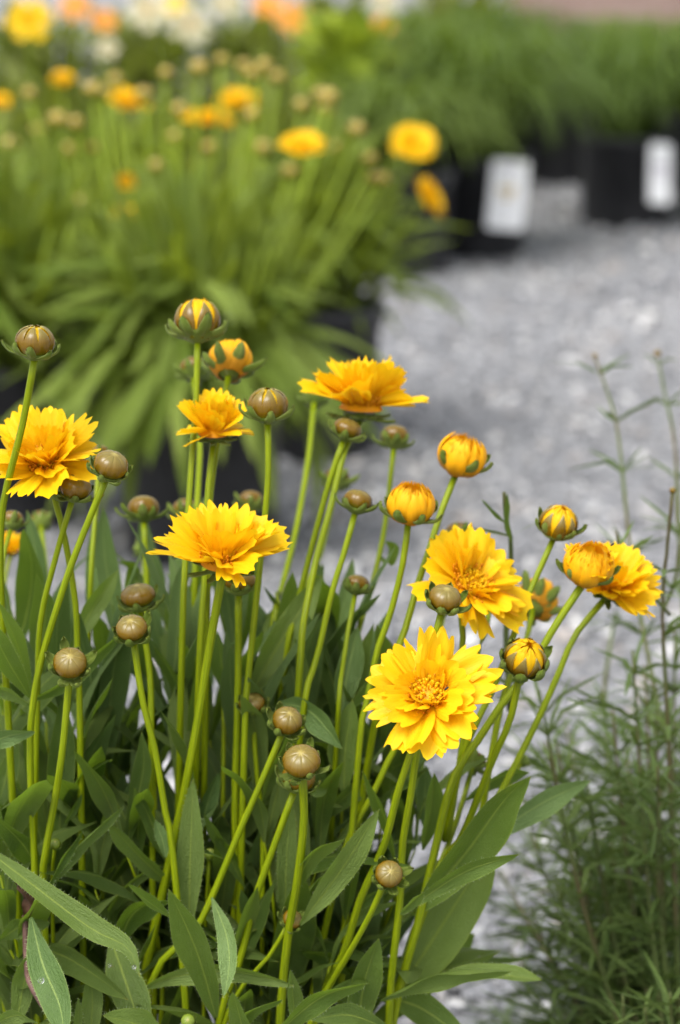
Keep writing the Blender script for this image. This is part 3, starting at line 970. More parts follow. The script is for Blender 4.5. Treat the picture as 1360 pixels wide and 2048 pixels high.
# ------------------------------------------------------------------ stems and heads
def stem_path(pts, Yh, Yb, base_extra=True):
    n = len(pts)
    ctrl = [P(x, y, Yh + (Yb - Yh) * (i / max(1, n)) ** 1.0) for i, (x, y) in enumerate(pts)]
    if base_extra:
        lx, ly = pts[-1]
        sx = (pts[-1][0] - pts[-2][0]) / max(20, abs(pts[-1][1] - pts[-2][1]))
        sx = max(-.6, min(.6, sx))
        if Yh > .91:
            by = max(ly + 120, 1680)
            ctrl.append(P(lx + sx * .5 * (by - ly), by, Yb + .02))
            return ctrl
        if ly < 1950:
            bx = lx + sx * .35 * (2280 - ly)
            bx = min(max(bx, 60 + .25 * (bx - 60)), 720 + .15 * (bx - 720))
            my = (ly + 2280) / 2
            ctrl.append(P((lx + bx) / 2 + sx * 30, my, Yb))
            ctrl.append(P(bx, 2280, Yb))
        else:
            ctrl.append(P(lx + sx * 60, 2280, Yb))
    return ctrl

def stem_part(root, ctrl, w_px, Y, mat='stem', name='stem', taper=1.12, sides=9):
    L = sum((b - a).length for a, b in zip(ctrl, ctrl[1:]))
    n = max(14, int(L / .008))
    path = catmull(ctrl, n)
    r0 = w_px * .5 * mpp(Y) * .92
    rr = []
    for i in range(n):
        s = i / (n - 1)
        r = r0 * (.92 + (taper - .92) * s)
        if i < 2:
            r *= 1.12 - .05 * i
        rr.append(r)
    vs, fs, uv = tube([p - root.location for p in path], rr, sides)
    put(name, mesh('stem', vs, fs, M[mat], uv), root)
    return path

def axis_of(path, tilt, ax):
    if ax is not None:
        return V(ax).normalized()
    t = (path[0] - path[2]).normalized()
    return (t + V((0, -tilt, .15))).normalized()

hr = random.Random(99)

def add_bud(kind, x, y, w, Y, stem, sw, label, tilt=.3, ax=None, Yb=.885, group='buds of the near plant', bracts='spread'):
    if Y > .91:
        Y = .91 + (Y - .91) * 1.4
    ctrl = stem_path(stem, Y, Yb)
    name = {'closed': 'closed_bud', 'green': 'green_bud'}.get(kind, 'opening_bud')
    root = thing(name, ctrl[-1], label, 'flower bud', group)
    r = w * .5 * mpp(Y)
    c = P(x, y, Y)
    tang = (ctrl[0] - ctrl[1]).normalized()
    axis = V(ax).normalized() if ax is not None else (tang + V((0, -tilt, .15))).normalized()
    neck = c - axis * r * .90
    ctrl[0] = neck
    stem_part(root, ctrl, sw, Y)
    spin0 = hr.uniform(0, 6.28)
    fm = frame(c, axis, spin0, r)
    put('calyx', CUP, root, fm)
    kinds = BRACTS[bracts]
    for k in range(8):
        a = k * math.pi / 4 + hr.uniform(-.12, .12)
        put('bract', hr.choice(kinds), root, fm @ Matrix.Rotation(a, 4, 'Z') @ Matrix.Rotation(hr.uniform(-.10, .14), 4, 'Y') @ Matrix.Diagonal((hr.uniform(.97, 1.12), hr.uniform(1.0, 1.25), 1.05, 1)))
    if kind in ('closed', 'green'):
        sq = Matrix.Diagonal((1, 1, hr.uniform(.86, 1.08), 1)) if kind == 'closed' else Matrix.Identity(4)
        for k in range(8):
            put('scale', hr.choice(SC_CLOSED if kind == 'closed' else SC_GREEN), root, fm @ sq @ Matrix.Rotation(k * math.pi / 4, 4, 'Z') @ Matrix.Scale(1 + (.006 if k % 2 else 0), 4))
    elif kind == 'tip':                                   # brown scales just parting round a yellow tip
        for k in range(8):
            put('scale', SC_TIP[k % 3], root, fm @ Matrix.Rotation(k * math.pi / 4, 4, 'Z') @ Matrix.Scale(1 + (.008 if k % 2 else 0), 4))
        for k in range(7):
            put('petal', IN_BALL_T[k % 3], root, fm @ Matrix.Rotation(k * 6.283 / 7, 4, 'Z'))
    elif kind == 'half':                                  # pointed brown scales over a yellow ball of petals
        for k in range(8):
            put('scale', SC_OPEN[k % 3 if k % 2 else 0], root, fm @ Matrix.Rotation(k * math.pi / 4 + hr.uniform(-.05, .05), 4, 'Z') @ Matrix.Scale(1 + (.008 if k % 2 else 0), 4) @ Matrix.Diagonal((1, .93, 1, 1)))
        for k in range(7):
            put('petal', IN_BALL[k % 3], root, fm @ Matrix.Rotation(k * 6.283 / 7, 4, 'Z') @ Matrix.Diagonal((1.03, 1.03, 1.08, 1)))
        for k in range(6):
            put('petal', IN_TOP[k % 3], root, fm @ Matrix.Rotation(k * 1.047, 4, 'Z'))
    else:                                                 # yellow: frilled incurved petals
        for k in range(8):
            put('petal', hr.choice(IN_OUT), root, fm @ Matrix.Rotation(k * math.pi / 4 + hr.uniform(-.2, .2), 4, 'Z') @ Matrix.Rotation(hr.uniform(-.07, .07), 4, 'X') @ Matrix.Scale(hr.uniform(.97, 1.06), 4))
        for k in range(8):
            put('petal', hr.choice(IN_MID), root, fm @ Matrix.Rotation(k * math.pi / 4 + .39 + hr.uniform(-.2, .2), 4, 'Z') @ Matrix.Rotation(hr.uniform(-.09, .09), 4, 'X') @ Matrix.Scale(hr.uniform(.96, 1.06), 4))
        for k in range(7):
            put('petal', hr.choice(IN_TOP), root, fm @ Matrix.Rotation(k * .9 + hr.uniform(-.2, .2), 4, 'Z'))
    if kind == 'burst':
        for wi, n, sc in ((1, 7, 1.22), (2, 7, 1.28)):
            for k in range(n):
                a = 6.2832 * (k + .5 * wi + hr.uniform(-.3, .3)) / n
                put('petal', hr.choice(WH['cup'][0][wi]), root, fm @ Matrix.Translation((0, 0, -.45)) @ Matrix.Rotation(a, 4, 'Z') @ Matrix.Translation((.42, 0, 0)) @ Matrix.Rotation(hr.uniform(-.25, .05), 4, 'Y') @ Matrix.Rotation(hr.uniform(-.3, .3), 4, 'X') @ Matrix.Scale(sc * hr.uniform(.9, 1.08), 4))
    return root

def add_flower(kind, x, y, w, Y, ax, stem, sw, label, Yb=.885, group='open flowers of the near plant', spin=None):
    """x, y: where the petals meet the receptacle"""
    if Y > .91:
        Y = .91 + (Y - .91) * 1.4
    ctrl = stem_path(stem, Y, Yb)
    root = thing('coreopsis_flower', ctrl[-1], label, 'flower', group)
    R = w * .5 * mpp(Y) * .98
    c = P(x, y, Y)
    axis = V(ax).normalized()
    ctrl[0] = c - axis * R * .22
    stem_part(root, ctrl, sw, Y)
    fm = frame(c, axis, hr.uniform(0, 6.28) if spin is None else spin, R)
    cm = fm @ Matrix.Translation((0, 0, .07)) @ Matrix.Scale(.30, 4)
    put('calyx', CUP, root, cm)
    for k in range(8):
        put('bract', hr.choice(BRACTS['down']), root, cm @ Matrix.Rotation(k * math.pi / 4 + .2, 4, 'Z'))
    meshes, counts = WH[kind]
    for wi, (ms, n) in enumerate(zip(meshes, counts)):
        for k in range(n):
            a = 6.2832 * (k + .5 * (wi % 2) + hr.uniform(-.42, .42)) / n
            r0 = (.10, .10, .12, .18, .21)[wi]
            put('petal', hr.choice(ms), root, fm @ Matrix.Rotation(a, 4, 'Z') @ Matrix.Translation((r0, 0, .012 * wi)) @ Matrix.Rotation(hr.uniform(-.30, .18), 4, 'Y') @ Matrix.Rotation(hr.uniform(-.5, .5), 4, 'X') @ Matrix.Diagonal((hr.uniform(.80, 1.08), hr.uniform(.8, 1.2), 1, 1)))
    put('receptacle', DOME, root, fm)
    if kind != 'cup':
        d1 = put('disc', DISC_C, root, fm @ Matrix.Translation((0, 0, .06)))
        d2 = put('stamens', DISC_R, root, fm @ Matrix.Translation((0, 0, .05)))
        d1['kind'] = 'stuff'
        d2['kind'] = 'stuff'
    return root

# open flowers
add_flower('bowl', 445, 1120, 270, .868, (.0, -.24, 1), [(440, 1165), (425, 1260), (385, 1500), (340, 1720), (300, 1900), (288, 1990)], 20, 'large ruffled yellow flower at centre left, seen from the side above crossing stems')
add_flower('flat', 856, 1392, 292, .845, (-.06, -.70, .70), [(820, 1490), (800, 1570), (768, 1690), (720, 1800), (690, 1900), (640, 2020)], 18, 'large yellow flower facing the viewer with its orange centre fully shown', Yb=.87)
add_flower('fan', 722, 815, 262, .95, (.06, .05, 1), [(712, 850), (690, 900), (660, 1020), (635, 1110), (610, 1230), (600, 1330)], 15, 'yellow flower seen edge-on, uppermost of the near open flowers')
add_flower('cup', 427, 866, 184, .92, (.02, -.05, 1), [(428, 890), (415, 1000), (410, 1150), (400, 1300)], 15, 'small cup-shaped yellow flower on the bundle of stems, left of centre')
add_flower('bowl', 92, 930, 262, .885, (-.10, -.42, .9), [(105, 985), (128, 1070), (150, 1200), (155, 1300), (160, 1450)], 15, 'ragged yellow flower cut by the left picture edge')
add_flower('flat', 935, 1172, 275, .90, (.50, -.52, .62), [(945, 1240), (925, 1300), (890, 1370), (800, 1480), (745, 1590), (690, 1700)], 15, 'tilted yellow flower behind a closed bud, sloping down to the right')
add_flower('bowl', 1222, 1178, 214, .918, (.36, -.30, .85), [(1188, 1202), (1150, 1270), (1120, 1340), (1080, 1430), (1030, 1530), (980, 1620), (900, 1720)], 15, 'yellow flower farthest right, half hidden behind a yellow opening bud')
add_flower('bowl', 22, 1100, 92, 1.03, (.1, -.1, 1), [(20, 1118), (10, 1160), (5, 1250)], 10, 'small blurred yellow flower at the left edge, below the ragged one', Yb=.95)

# opening buds
add_bud('burst', 1178, 1128, 92, .895, [(1140, 1180), (1105, 1260), (1060, 1340), (1010, 1400), (952, 1486), (905, 1560), (870, 1700), (840, 1830), (785, 2050)], 18, 'plump yellow opening bud with a frilled top, overlapping the flower farthest right', tilt=.3, ax=(.12, -.35, .9), bracts='hug', Yb=.86)
add_bud('half', 395, 642, 90, .93, [(394, 690), (393, 780), (385, 900), (378, 1000), (372, 1100), (365, 1260)], 14, 'topmost opening bud, yellow tipped, above all other near buds', tilt=.1)
add_bud('yellow', 460, 720, 82, .95, [(450, 770), (440, 850), (420, 1000), (415, 1150)], 14, 'yellow and brown opening bud just right of a blurred closed bud', tilt=.15)
add_bud('yellow', 924, 910, 88, .93, [(905, 950), (880, 1030), (855, 1110), (835, 1170), (810, 1260), (760, 1400)], 15, 'yellow opening bud alone against the gravel, right of centre', ax=(.25, -.12, .9), bracts='hug')
add_bud('yellow', 822, 1006, 88, .90, [(815, 1055), (805, 1130), (780, 1230), (755, 1300), (735, 1400), (720, 1480)], 15, 'round yellow opening bud with orange top in the middle of the picture', tilt=.35)
add_bud('half', 1117, 1046, 76, .915, [(1095, 1085), (1070, 1160), (1045, 1220), (1020, 1290), (985, 1380), (930, 1500)], 14, 'brown and yellow opening bud above the flower farthest right', ax=(.22, -.2, .9), bracts='hug')
add_bud('yellow', 1075, 1198, 82, .965, [(1067, 1235), (1055, 1270), (1035, 1320), (1000, 1420)], 13, 'blurred yellow opening bud behind a slanting stem, left of the rightmost flower', tilt=.5, bracts='spread')
add_bud('half', 1050, 1316, 84, .868, [(1045, 1365), (1020, 1440), (985, 1520), (950, 1610), (920, 1680), (880, 1740)], 17, 'brown and yellow opening bud upper right of the large face-on flower', tilt=.45, bracts='skirt')
add_bud('tip', 536, 810, 78, .905, [(538, 850), (537, 920), (533, 1000), (515, 1180), (495, 1370), (490, 1450)], 15, 'brown bud with a yellow crack on top, right of the cup-shaped flower', tilt=.25)
add_bud('tip', 70, 684, 76, .865, [(65, 730), (45, 850), (22, 940), (5, 1020), (0, 1130), (8, 1300), (20, 1500)], 17, 'brown bud with a small yellow tip at the upper left edge', tilt=.05, ax=(.05, -.06, 1))
add_bud('half', 978, 1128, 62, .965, [(985, 1160), (975, 1250), (950, 1330)], 12, 'yellow tipped bud half hidden behind the tilted flower', tilt=.3, bracts='hug')

# closed buds
CB = [
    (222, 930, 70, .85, [(210, 968), (150, 1110), (100, 1260), (72, 1370), (60, 1500), (70, 1750)], 16, .25, 'spread', 'brown closed bud at the right side of the ragged flower on the left'),
    (150, 974, 66, .875, [(140, 1005), (110, 1120), (80, 1250), (75, 1400), (70, 1600)], 14, .1, 'hug', 'brown closed bud tucked right under the ragged flower on the left'),
    (25, 1040, 46, .95, [(18, 1065), (8, 1110), (0, 1200), (5, 1300)], 10, .2, 'hug', 'small dark closed bud by the left edge, above the small blurred flower'),
    (82, 1042, 44, 1.03, [(90, 1075), (92, 1150), (95, 1300)], 12, .1, 'hug', 'blurred tan closed bud beneath the ragged flower, near the left edge'),
    (287, 1016, 62, .955, [(291, 1050), (293, 1150), (295, 1300), (300, 1500)], 14, .05, 'spread', 'tan closed bud left of the large ruffled flower, against the black pot'),
    (372, 1020, 55, 1.0, [(370, 1050), (368, 1200), (370, 1350)], 12, .1, 'spread', 'blurred closed bud peeping over the left of the large ruffled flower'),
    (502, 1002, 50, 1.01, [(498, 1030), (490, 1150), (480, 1300), (470, 1600), (470, 1850)], 14, .1, 'spread', 'blurred closed bud mostly hidden behind the top of the large ruffled flower'),
    (276, 1191, 70, .90, [(285, 1235), (300, 1350), (303, 1500)], 15, .3, 'spread', 'tan closed bud, upper one of the touching pair at left'),
    (263, 1256, 64, .862, [(272, 1300), (285, 1400), (310, 1500), (330, 1620), (345, 1700)], 16, .6, 'hug', 'tan closed bud, lower one of the touching pair at left'),
    (140, 1326, 68, .842, [(136, 1372), (125, 1500), (110, 1600), (92, 1700), (86, 1770), (95, 2000)], 17, .8, 'hug', 'brown closed bud with a star on top, facing the viewer at lower left'),
    (478, 1160, 66, .905, [(482, 1190), (476, 1400), (470, 1600), (472, 1750), (466, 1900)], 17, .1, 'hug', 'brown closed bud hidden just under the large ruffled flower'),
    (504, 1406, 52, .895, [(505, 1440), (512, 1530), (525, 1650), (525, 1760)], 12, .7, 'hug', 'brown closed bud behind a straight stem, left of its slightly larger neighbour'),
    (575, 1441, 62, .858, [(555, 1478), (520, 1570), (480, 1660), (430, 1780), (390, 1860), (300, 1970)], 16, .7, 'hug', 'brown closed bud with curled bracts just above the large front bud'),
    (603, 1522, 78, .832, [(603, 1575), (608, 1640), (595, 1760), (575, 1880), (560, 2050)], 20, .25, 'spread', 'largest closed bud, glossy brown, at the front centre'),
    (597, 1555, 70, .855, [(580, 1600), (545, 1700), (510, 1800), (480, 1920), (440, 2040)], 17, .1, 'spread', 'closed bud hidden directly behind the largest front bud'),
    (695, 857, 56, .94, [(685, 890), (660, 960), (625, 1090), (590, 1230), (570, 1330)], 14, .2, 'spread', 'tan closed bud directly under the edge-on flower'),
    (790, 873, 56, .99, [(787, 905), (775, 1010), (765, 1080), (740, 1190), (720, 1250), (690, 1400)], 12, .1, 'spread', 'blurred closed bud right below the right tip of the edge-on flower'),
    (716, 1001, 58, .915, [(707, 1035), (690, 1100), (665, 1180), (640, 1290), (620, 1360), (610, 1400)], 14, .2, 'spread', 'tan closed bud just left of the round yellow opening bud'),
    (675, 957, 50, 1.03, [(670, 985), (640, 1110), (600, 1230)], 12, .2, 'spread', 'blurred closed bud behind two stems, below the edge-on flower'),
    (630, 792, 46, 1.05, [(630, 825), (615, 930), (590, 1070), (560, 1190), (550, 1230)], 13, .1, 'spread', 'blurred closed bud left below the edge-on flower'),
    (715, 1168, 48, .925, [(710, 1200), (695, 1270), (685, 1340), (678, 1400)], 11, .4, 'hug', 'small dark closed bud above a pale leaf in the middle'),
    (890, 1196, 66, .862, [(880, 1235), (868, 1290), (850, 1400), (836, 1490), (820, 1600), (805, 1690), (800, 1800), (780, 2000)], 17, .45, 'spread', 'pale brown closed bud in front of the tilted flower'),
    (918, 1068, 56, .985, [(915, 1095), (900, 1200), (870, 1300)], 12, .1, 'hug', 'blurred closed bud just above the tilted flower'),
    (950, 1522, 44, .925, [(945, 1545), (935, 1570), (900, 1680), (850, 1800)], 12, .4, 'hug', 'small brown closed bud below the large face-on flower, between stems'),
    (778, 1748, 58, .822, [(765, 1780), (740, 1830), (690, 1920), (660, 1970), (610, 2080)], 15, .75, 'spread', 'pale flat closed bud with spread bracts at lower right of the near plant'),
    (585, 1838, 42, .85, [(580, 1865), (540, 1910), (480, 1980), (440, 2080)], 11, .5, 'hug', 'small closed bud gripped by curled bracts behind a thick front stem'),
    (388, 738, 56, 1.01, [(398, 775), (400, 880), (395, 1000), (390, 1150)], 13, .1, 'spread', 'blurred closed bud below the topmost opening bud'),
    (200, 905, 40, .96, [(200, 930), (190, 1040), (180, 1200)], 12, .1, 'hug', 'blurred closed bud behind the right side of the ragged flower'),
]
for x, y, w_, Y, st, sw, tilt, br, lab in CB:
    br = 'skirt' if tilt >= .4 else ('spread' if Y < .9 else br)
    add_bud('closed', x, y, w_, Y, st, sw, lab, tilt=tilt, bracts=br, Yb=.86 if Y < .87 else (.885 if Y < .93 else .93))
GB = [
    (1046, 1521, 27, .94, [(1040, 1540), (1005, 1600), (960, 1660)], 8, 'tiny green bud on a thin stalk beside the slanting stems at right'),
    (110, 1688, 24, .855, [(109, 1705), (104, 1760), (106, 1850)], 9, 'tiny round green bud against a stem at lower left'),
    (419, 1709, 27, .885, [(420, 1725), (414, 1800), (410, 1900)], 9, 'tiny striped green bud beside a broad upright leaf'),
    (376, 2042, 30, .80, [(376, 2065), (378, 2110)], 9, 'tiny green bud at the bottom picture edge'),
    (287, 1096, 36, 1.04, [(288, 1115), (290, 1200), (300, 1350)], 10, 'blurred green bud left of the large ruffled flower'),
    (457, 1219, 26, .985, [(456, 1235), (450, 1300), (448, 1400)], 9, 'tiny tan bud seen between stems under the large ruffled flower'),
]
for x, y, w_, Y, st, sw, lab in GB:
    add_bud('green', x, y, w_, Y, st, sw, lab, tilt=.3, bracts='hug')

# a small folded stem leaf on the blurred stalk
hand_leaf([(762, 1112), (775, 1125), (784, 1095), (770, 1082)], 24, .985, .98, 30, .7, 'leaf', hairs=False)

# beetles on petals, water drops on leaves
def beetle(x, y, Y, label, ax):
    t = thing('beetle', P(x, y, Y), label, 'beetle', 'tiny beetles on petals')
    vs, fs, uv = lathe([(0, -1.0), (.25, -.92), (.42, -.6), (.46, -.2), (.44, .15), (.30, .25), (.38, .35), (.40, .55), (.26, .72), (.20, .8), (.24, .9), (.14, 1.02), (0, 1.06)], 10)
    put('body', mesh('beetle_body', vs, fs, M['beetle']), t, frame(t.location, ax, 0, .0009))
    for s in (-1, 1):
        for k in (-.4, .1, .5):
            v2, f2, u2 = tube([V((0, .1 * s, k)), V((.1, .6 * s, k + .1)), V((-.2, .95 * s, k + .15))], [.05, .045, .03], 5)
            put('leg', mesh('beetle_leg', v2, f2, M['beetle'], u2), t, frame(t.location, ax, 0, .0009))
beetle(1225, 1089, .885, 'tiny dark beetle on the frilled edge of the plump opening bud', (.7, -.2, .5))
beetle(893, 1377, .818, 'tiny dark beetle in the centre of the large face-on flower', (.7, -.1, .6))

def drop(x, y, Y, r, label):
    vs, fs, uv = lathe([(0, -.25), (.8, -.2), (1.0, .05), (.9, .4), (.6, .68), (.3, .8), (0, .84)], 16)
    o = put('water_drop', mesh('water_drop', vs, fs, M['water']), None)
    o.matrix_world = frame(P(x, y, Y), (0.1, -.8, .55), 0, r * mpp(Y))
    tag(o, label, 'water drop', 'water drops on leaves')
drop(82, 1961, .803, 7, 'clear water drop on the hanging pale leaf, bottom left')
drop(268, 1934, .786, 5, 'clear water drop under the end of the long arching leaf')
drop(219, 1930, .845, 5, 'clear water drop at the top of a broad shaded leaf')

# ------------------------------------------------------------------ thread-leaved plant on the right
tp_base = P(1490, 2150, 1.05)
pot((tp_base.x, 1.05, 0), .085, .075, 'black nursery pot of the feathery plant, bottom right')
tp = thing('thread_leaf_plant', (tp_base.x, 1.03, .075), 'feathery thread-leaved green plant filling the lower right', 'plant')
tr = random.Random(5)

def thread_stem(ctrl, r, node_gap, leaf_len, density=1.0, bud=None, upper=0.0):
    org = ctrl[0]
    L = sum((b - a).length for a, b in zip(ctrl, ctrl[1:]))
    n = max(10, int(L / .01))
    path = catmull(ctrl, n)
    vs, fs, uv = tube([p - org for p in path], [r * (1.2 - .6 * i / (n - 1)) for i in range(n)], 6)
    st = put('stem', mesh('stem', vs, fs, M['thread_stem'], uv), tp, Matrix.Translation(org))
    vs, fs, uvs = [], [], []
    s, az = node_gap * tr.uniform(.3, 1), tr.uniform(0, 6)
    while s < L:
        i = min(n - 2, int(s / L * (n - 1)))
        p = path[i]
        t = (path[i + 1] - path[i]).normalized()
        for side in (0, math.pi):
            nf = 3 if tr.random() < density else (2 if tr.random() < density else 1)
            for q in range(nf):
                a = az + side + (q - (nf - 1) / 2) * .75 + tr.uniform(-.2, .2)
                h = V((math.cos(a), math.sin(a), 0))
                ll = leaf_len * tr.uniform(.6, 1.2)
                d0 = (h * .8 + t * tr.uniform(.3, 1.0)).normalized()
                d1 = (h * 1.0 + t * tr.uniform(-.2, .7) + V((0, 0, tr.uniform(-.25, .25)))).normalized()
                w = .00078 * tr.uniform(.8, 1.5)
                across = d0.cross(V((0, 0, 1)) if tr.random() < .5 else V((0, 1, .2))).normalized()
                pts = [p, p + d0 * ll * .35, p + d0 * ll * .35 + d1 * ll * .35, p + d0 * ll * .35 + d1 * ll * .65]
                nb = len(vs)
                for k, pt in enumerate(pts):
                    ww = w * (.6, 1, .9, .15)[k]
                    vs += [pt - across * ww - org, pt + across * ww - org]
                    uvs += [(.2, k / 3.2), (.8, k / 3.2)]
                for k in range(3):
                    fs.append((nb + 2 * k, nb + 2 * k + 1, nb + 2 * k + 3, nb + 2 * k + 2))
        az += 1.57 + tr.uniform(-.3, .3)
        s += node_gap * tr.uniform(.7, 1.3)
    lf = put('thread_leaves', mesh('thread_leaves', vs, fs, M['thread'], uvs), st)
    lf['kind'] = 'stuff'
    if bud:
        fm = frame(path[-1] + V((0, 0, bud * .6)), (tr.uniform(-.2, .2), -.1, 1), 0, bud)
        v2, f2, u2 = lathe([(.1, -.9), (.5, -.75), (.85, -.3), (.9, .1), (.7, .5), (.35, .8), (0, .88)], 12)
        bo = put('bud', mesh('small_bud', v2, f2, M['scale'], u2), st)
        bo.matrix_local = Matrix.Translation(-org) @ fm
    return path

# tall, thin individual shoots
def tpx(pts, Y0, Y1):
    n = len(pts)
    return [P(x, y, Y0 + (Y1 - Y0) * i / (n - 1)) for i, (x, y) in enumerate(pts)]
thread_stem(tpx([(1365, 2200), (1350, 1800), (1338, 1500), (1325, 1220), (1335, 1090), (1345, 985)], 1.02, .985), .0012, .040, .022, .4, .0016)
thread_stem(tpx([(1330, 1480), (1300, 1330), (1275, 1200), (1255, 1050), (1240, 900), (1225, 815), (1190, 715)], 1.06, 1.20), .0011, .034, .026, .5, .0015)
thread_stem(tpx([(1380, 1600), (1365, 1200), (1350, 900), (1330, 790), (1315, 712)], 1.10, 1.26), .0010, .045, .020, .3, .0022)
thread_stem(tpx([(1340, 1230), (1295, 1180), (1250, 1130), (1232, 1062)], .99, .985), .0008, .022, .016, .3)
thread_stem(tpx([(1325, 1225), (1350, 1160), (1358, 1080)], 1.03, 1.03), .0008, .022, .018, .5)
thread_stem(tpx([(1400, 1500), (1375, 1250), (1355, 1050), (1352, 930)], 1.06, 1.10), .0009, .03, .024, .6)
thread_stem(tpx([(1020, 1420), (1012, 1260), (1020, 1150), (1022, 1080), (1012, 1040), (1008, 985)], .98, .955), .0013, .030, .017, .2)
thread_stem(tpx([(1220, 1560), (1208, 1400), (1222, 1280), (1232, 1225)], 1.15, 1.2), .0013, .040, .018, .3)
# the dense body of the plant
body = [(1360, 2180, 1350, 1250), (1330, 2180, 1290, 1330), (1310, 2180, 1265, 1300), (1290, 2160, 1225, 1420), (1270, 2150, 1200, 1380), (1250, 2160, 1150, 1480),
        (1230, 2150, 1130, 1440), (1210, 2150, 1090, 1480), (1200, 2150, 1078, 1380), (1180, 2150, 1050, 1620), (1300, 2160, 1310, 1420), (1340, 2180, 1345, 1500),
        (1280, 2160, 1240, 1640), (1230, 2160, 1170, 1700), (1200, 2160, 1110, 1760), (1170, 2160, 1060, 1820), (1150, 2160, 1020, 1900), (1320, 2170, 1300, 1700),
        (1260, 2160, 1230, 1820), (1350, 2170, 1355, 1780), (1220, 2160, 1180, 1900), (1300, 2170, 1280, 1880), (1170, 2170, 1090, 1950), (1350, 2170, 1340, 1930), (1390, 2170, 1400, 1400), (1420, 2170, 1450, 1500),
        (1190, 2160, 1000, 1740), (1130, 2170, 980, 2010), (1240, 2160, 1250, 1500), (1340, 2170, 1320, 1580)]
body += [(x0 + tr.uniform(-30, 50), y0, x1 + tr.uniform(-10, 60), y1 + tr.uniform(60, 260)) for x0, y0, x1, y1 in body] + [(1300 + tr.uniform(-90, 60), 2170, 1270 + tr.uniform(-150, 90), tr.uniform(1650, 1980)) for _ in range(10)]
for x0, y0, x1, y1 in body:
    Yb = tr.uniform(1.0, 1.06)
    Yt = Yb + tr.uniform(-.03, .16)
    c0 = P(x0 * .5 + 690, y0 + 60, Yb)
    c1 = P(x1, y1, Yt)
    cm = c0.lerp(c1, .5) + V(((c0.x - c1.x) * -.12, tr.uniform(-.01, .02), .005))
    thread_stem([c0, cm, c1], .0010, .017, .036, .8)
# nearer fresh tufts at the bottom right
for x, y in ((1245, 1990), (1290, 2010), (1340, 1985)):
    thread_stem(tpx([(x + 30, 2200), (x + 8, 2090), (x, y)], .93, .92), .0010, .012, .026, .9)

# ------------------------------------------------------------------ plants behind
M['stem_far'] = stem_material('far_stem', (0.19, 0.27, 0.012), (0.29, 0.37, 0.03))
back_n = [leaf_template(340 + i, d, .10, 'leaf_back', nu=2) for i, d in enumerate((0, .2, .5))]
back_t = [leaf_template(300 + i, d, .15, 'leaf_back') for i, d in enumerate((.1, .5, .9, 1.3, .3, 1.7))]

def back_buds(Y, spots, Yb, sw, base_x, label, group):
    for x, y, w_ in spots:
        c = P(x, y, Y + hr.uniform(-.06, .06))
        bx = base_x + (x - base_x) * .45
        b = P(bx, 0, Yb)
        b = V((b.x, Yb + hr.uniform(-.04, .04), .16))
        root = thing('distant_bud', b, label, 'flower bud', group)
        r = w_ * .5 * mpp(Y)
        mid = b.lerp(c, .55) + V(((c.x - b.x) * .12, 0, .01))
        neck = c - V((0, 0, r * .7))
        path = catmull([neck, mid, b], 10)
        vs, fs, uv = tube([p - b for p in path], [.0021 + .0006 * i / 9 for i in range(10)], 6)
        put('stem', mesh('stem', vs, fs, M['stem_far'], uv), root)
        fm = frame(c, (hr.uniform(-.2, .2), hr.uniform(-.3, .1), 1), hr.uniform(0, 6), r)
        put('globe', BACK_GLOBE, root, fm)
        for k in range(6):
            put('bract', BRACTS['spread'][k % 5], root, fm @ Matrix.Rotation(k * 1.047, 4, 'Z'))

BACK_GLOBE = lmesh('globe', [(.2, -.75), (.6, -.62), (.92, -.3), (1.0, 0), (.93, .35), (.7, .62), (.38, .78), (0, .84)], 16, M['scale_far'])

def back_flower(kind, x, y, w_, Y, ax, bx, Yb, zb, label, group, mats=None):
    c = P(x, y, Y)
    b = V((P(bx, 0, Yb).x, Yb, zb))
    root = thing('coreopsis_flower', b, label, 'flower', group)
    R = w_ * .5 * mpp(Y)
    axis = V(ax).normalized()
    mid = b.lerp(c, .6) + V(((c.x - b.x) * .15, 0, .01))
    path = catmull([c - axis * R * .15, c - axis * R * .5, mid, b], 14)
    vs, fs, uv = tube([p - b for p in path], [.0017 + .0006 * i / 13 for i in range(14)], 6)
    put('stem', mesh('stem', vs, fs, M['stem_far'], uv), root)
    fm = frame(c, axis, hr.uniform(0, 6), R)
    put('calyx', CUP, root, fm @ Matrix.Translation((0, 0, .07)) @ Matrix.Scale(.3, 4))
    meshes, counts = WH[kind]
    for wi, (ms, n) in enumerate(list(zip(meshes, counts))[:4]):
        for k in range(n):
            put('petal', hr.choice(ms), root, fm @ Matrix.Rotation(6.283 * (k + .5 * (wi % 2) + hr.uniform(-.2, .2)) / n, 4, 'Z') @ Matrix.Translation((.1, 0, 0)) @ Matrix.Rotation(hr.uniform(-.12, .12), 4, 'Y'))

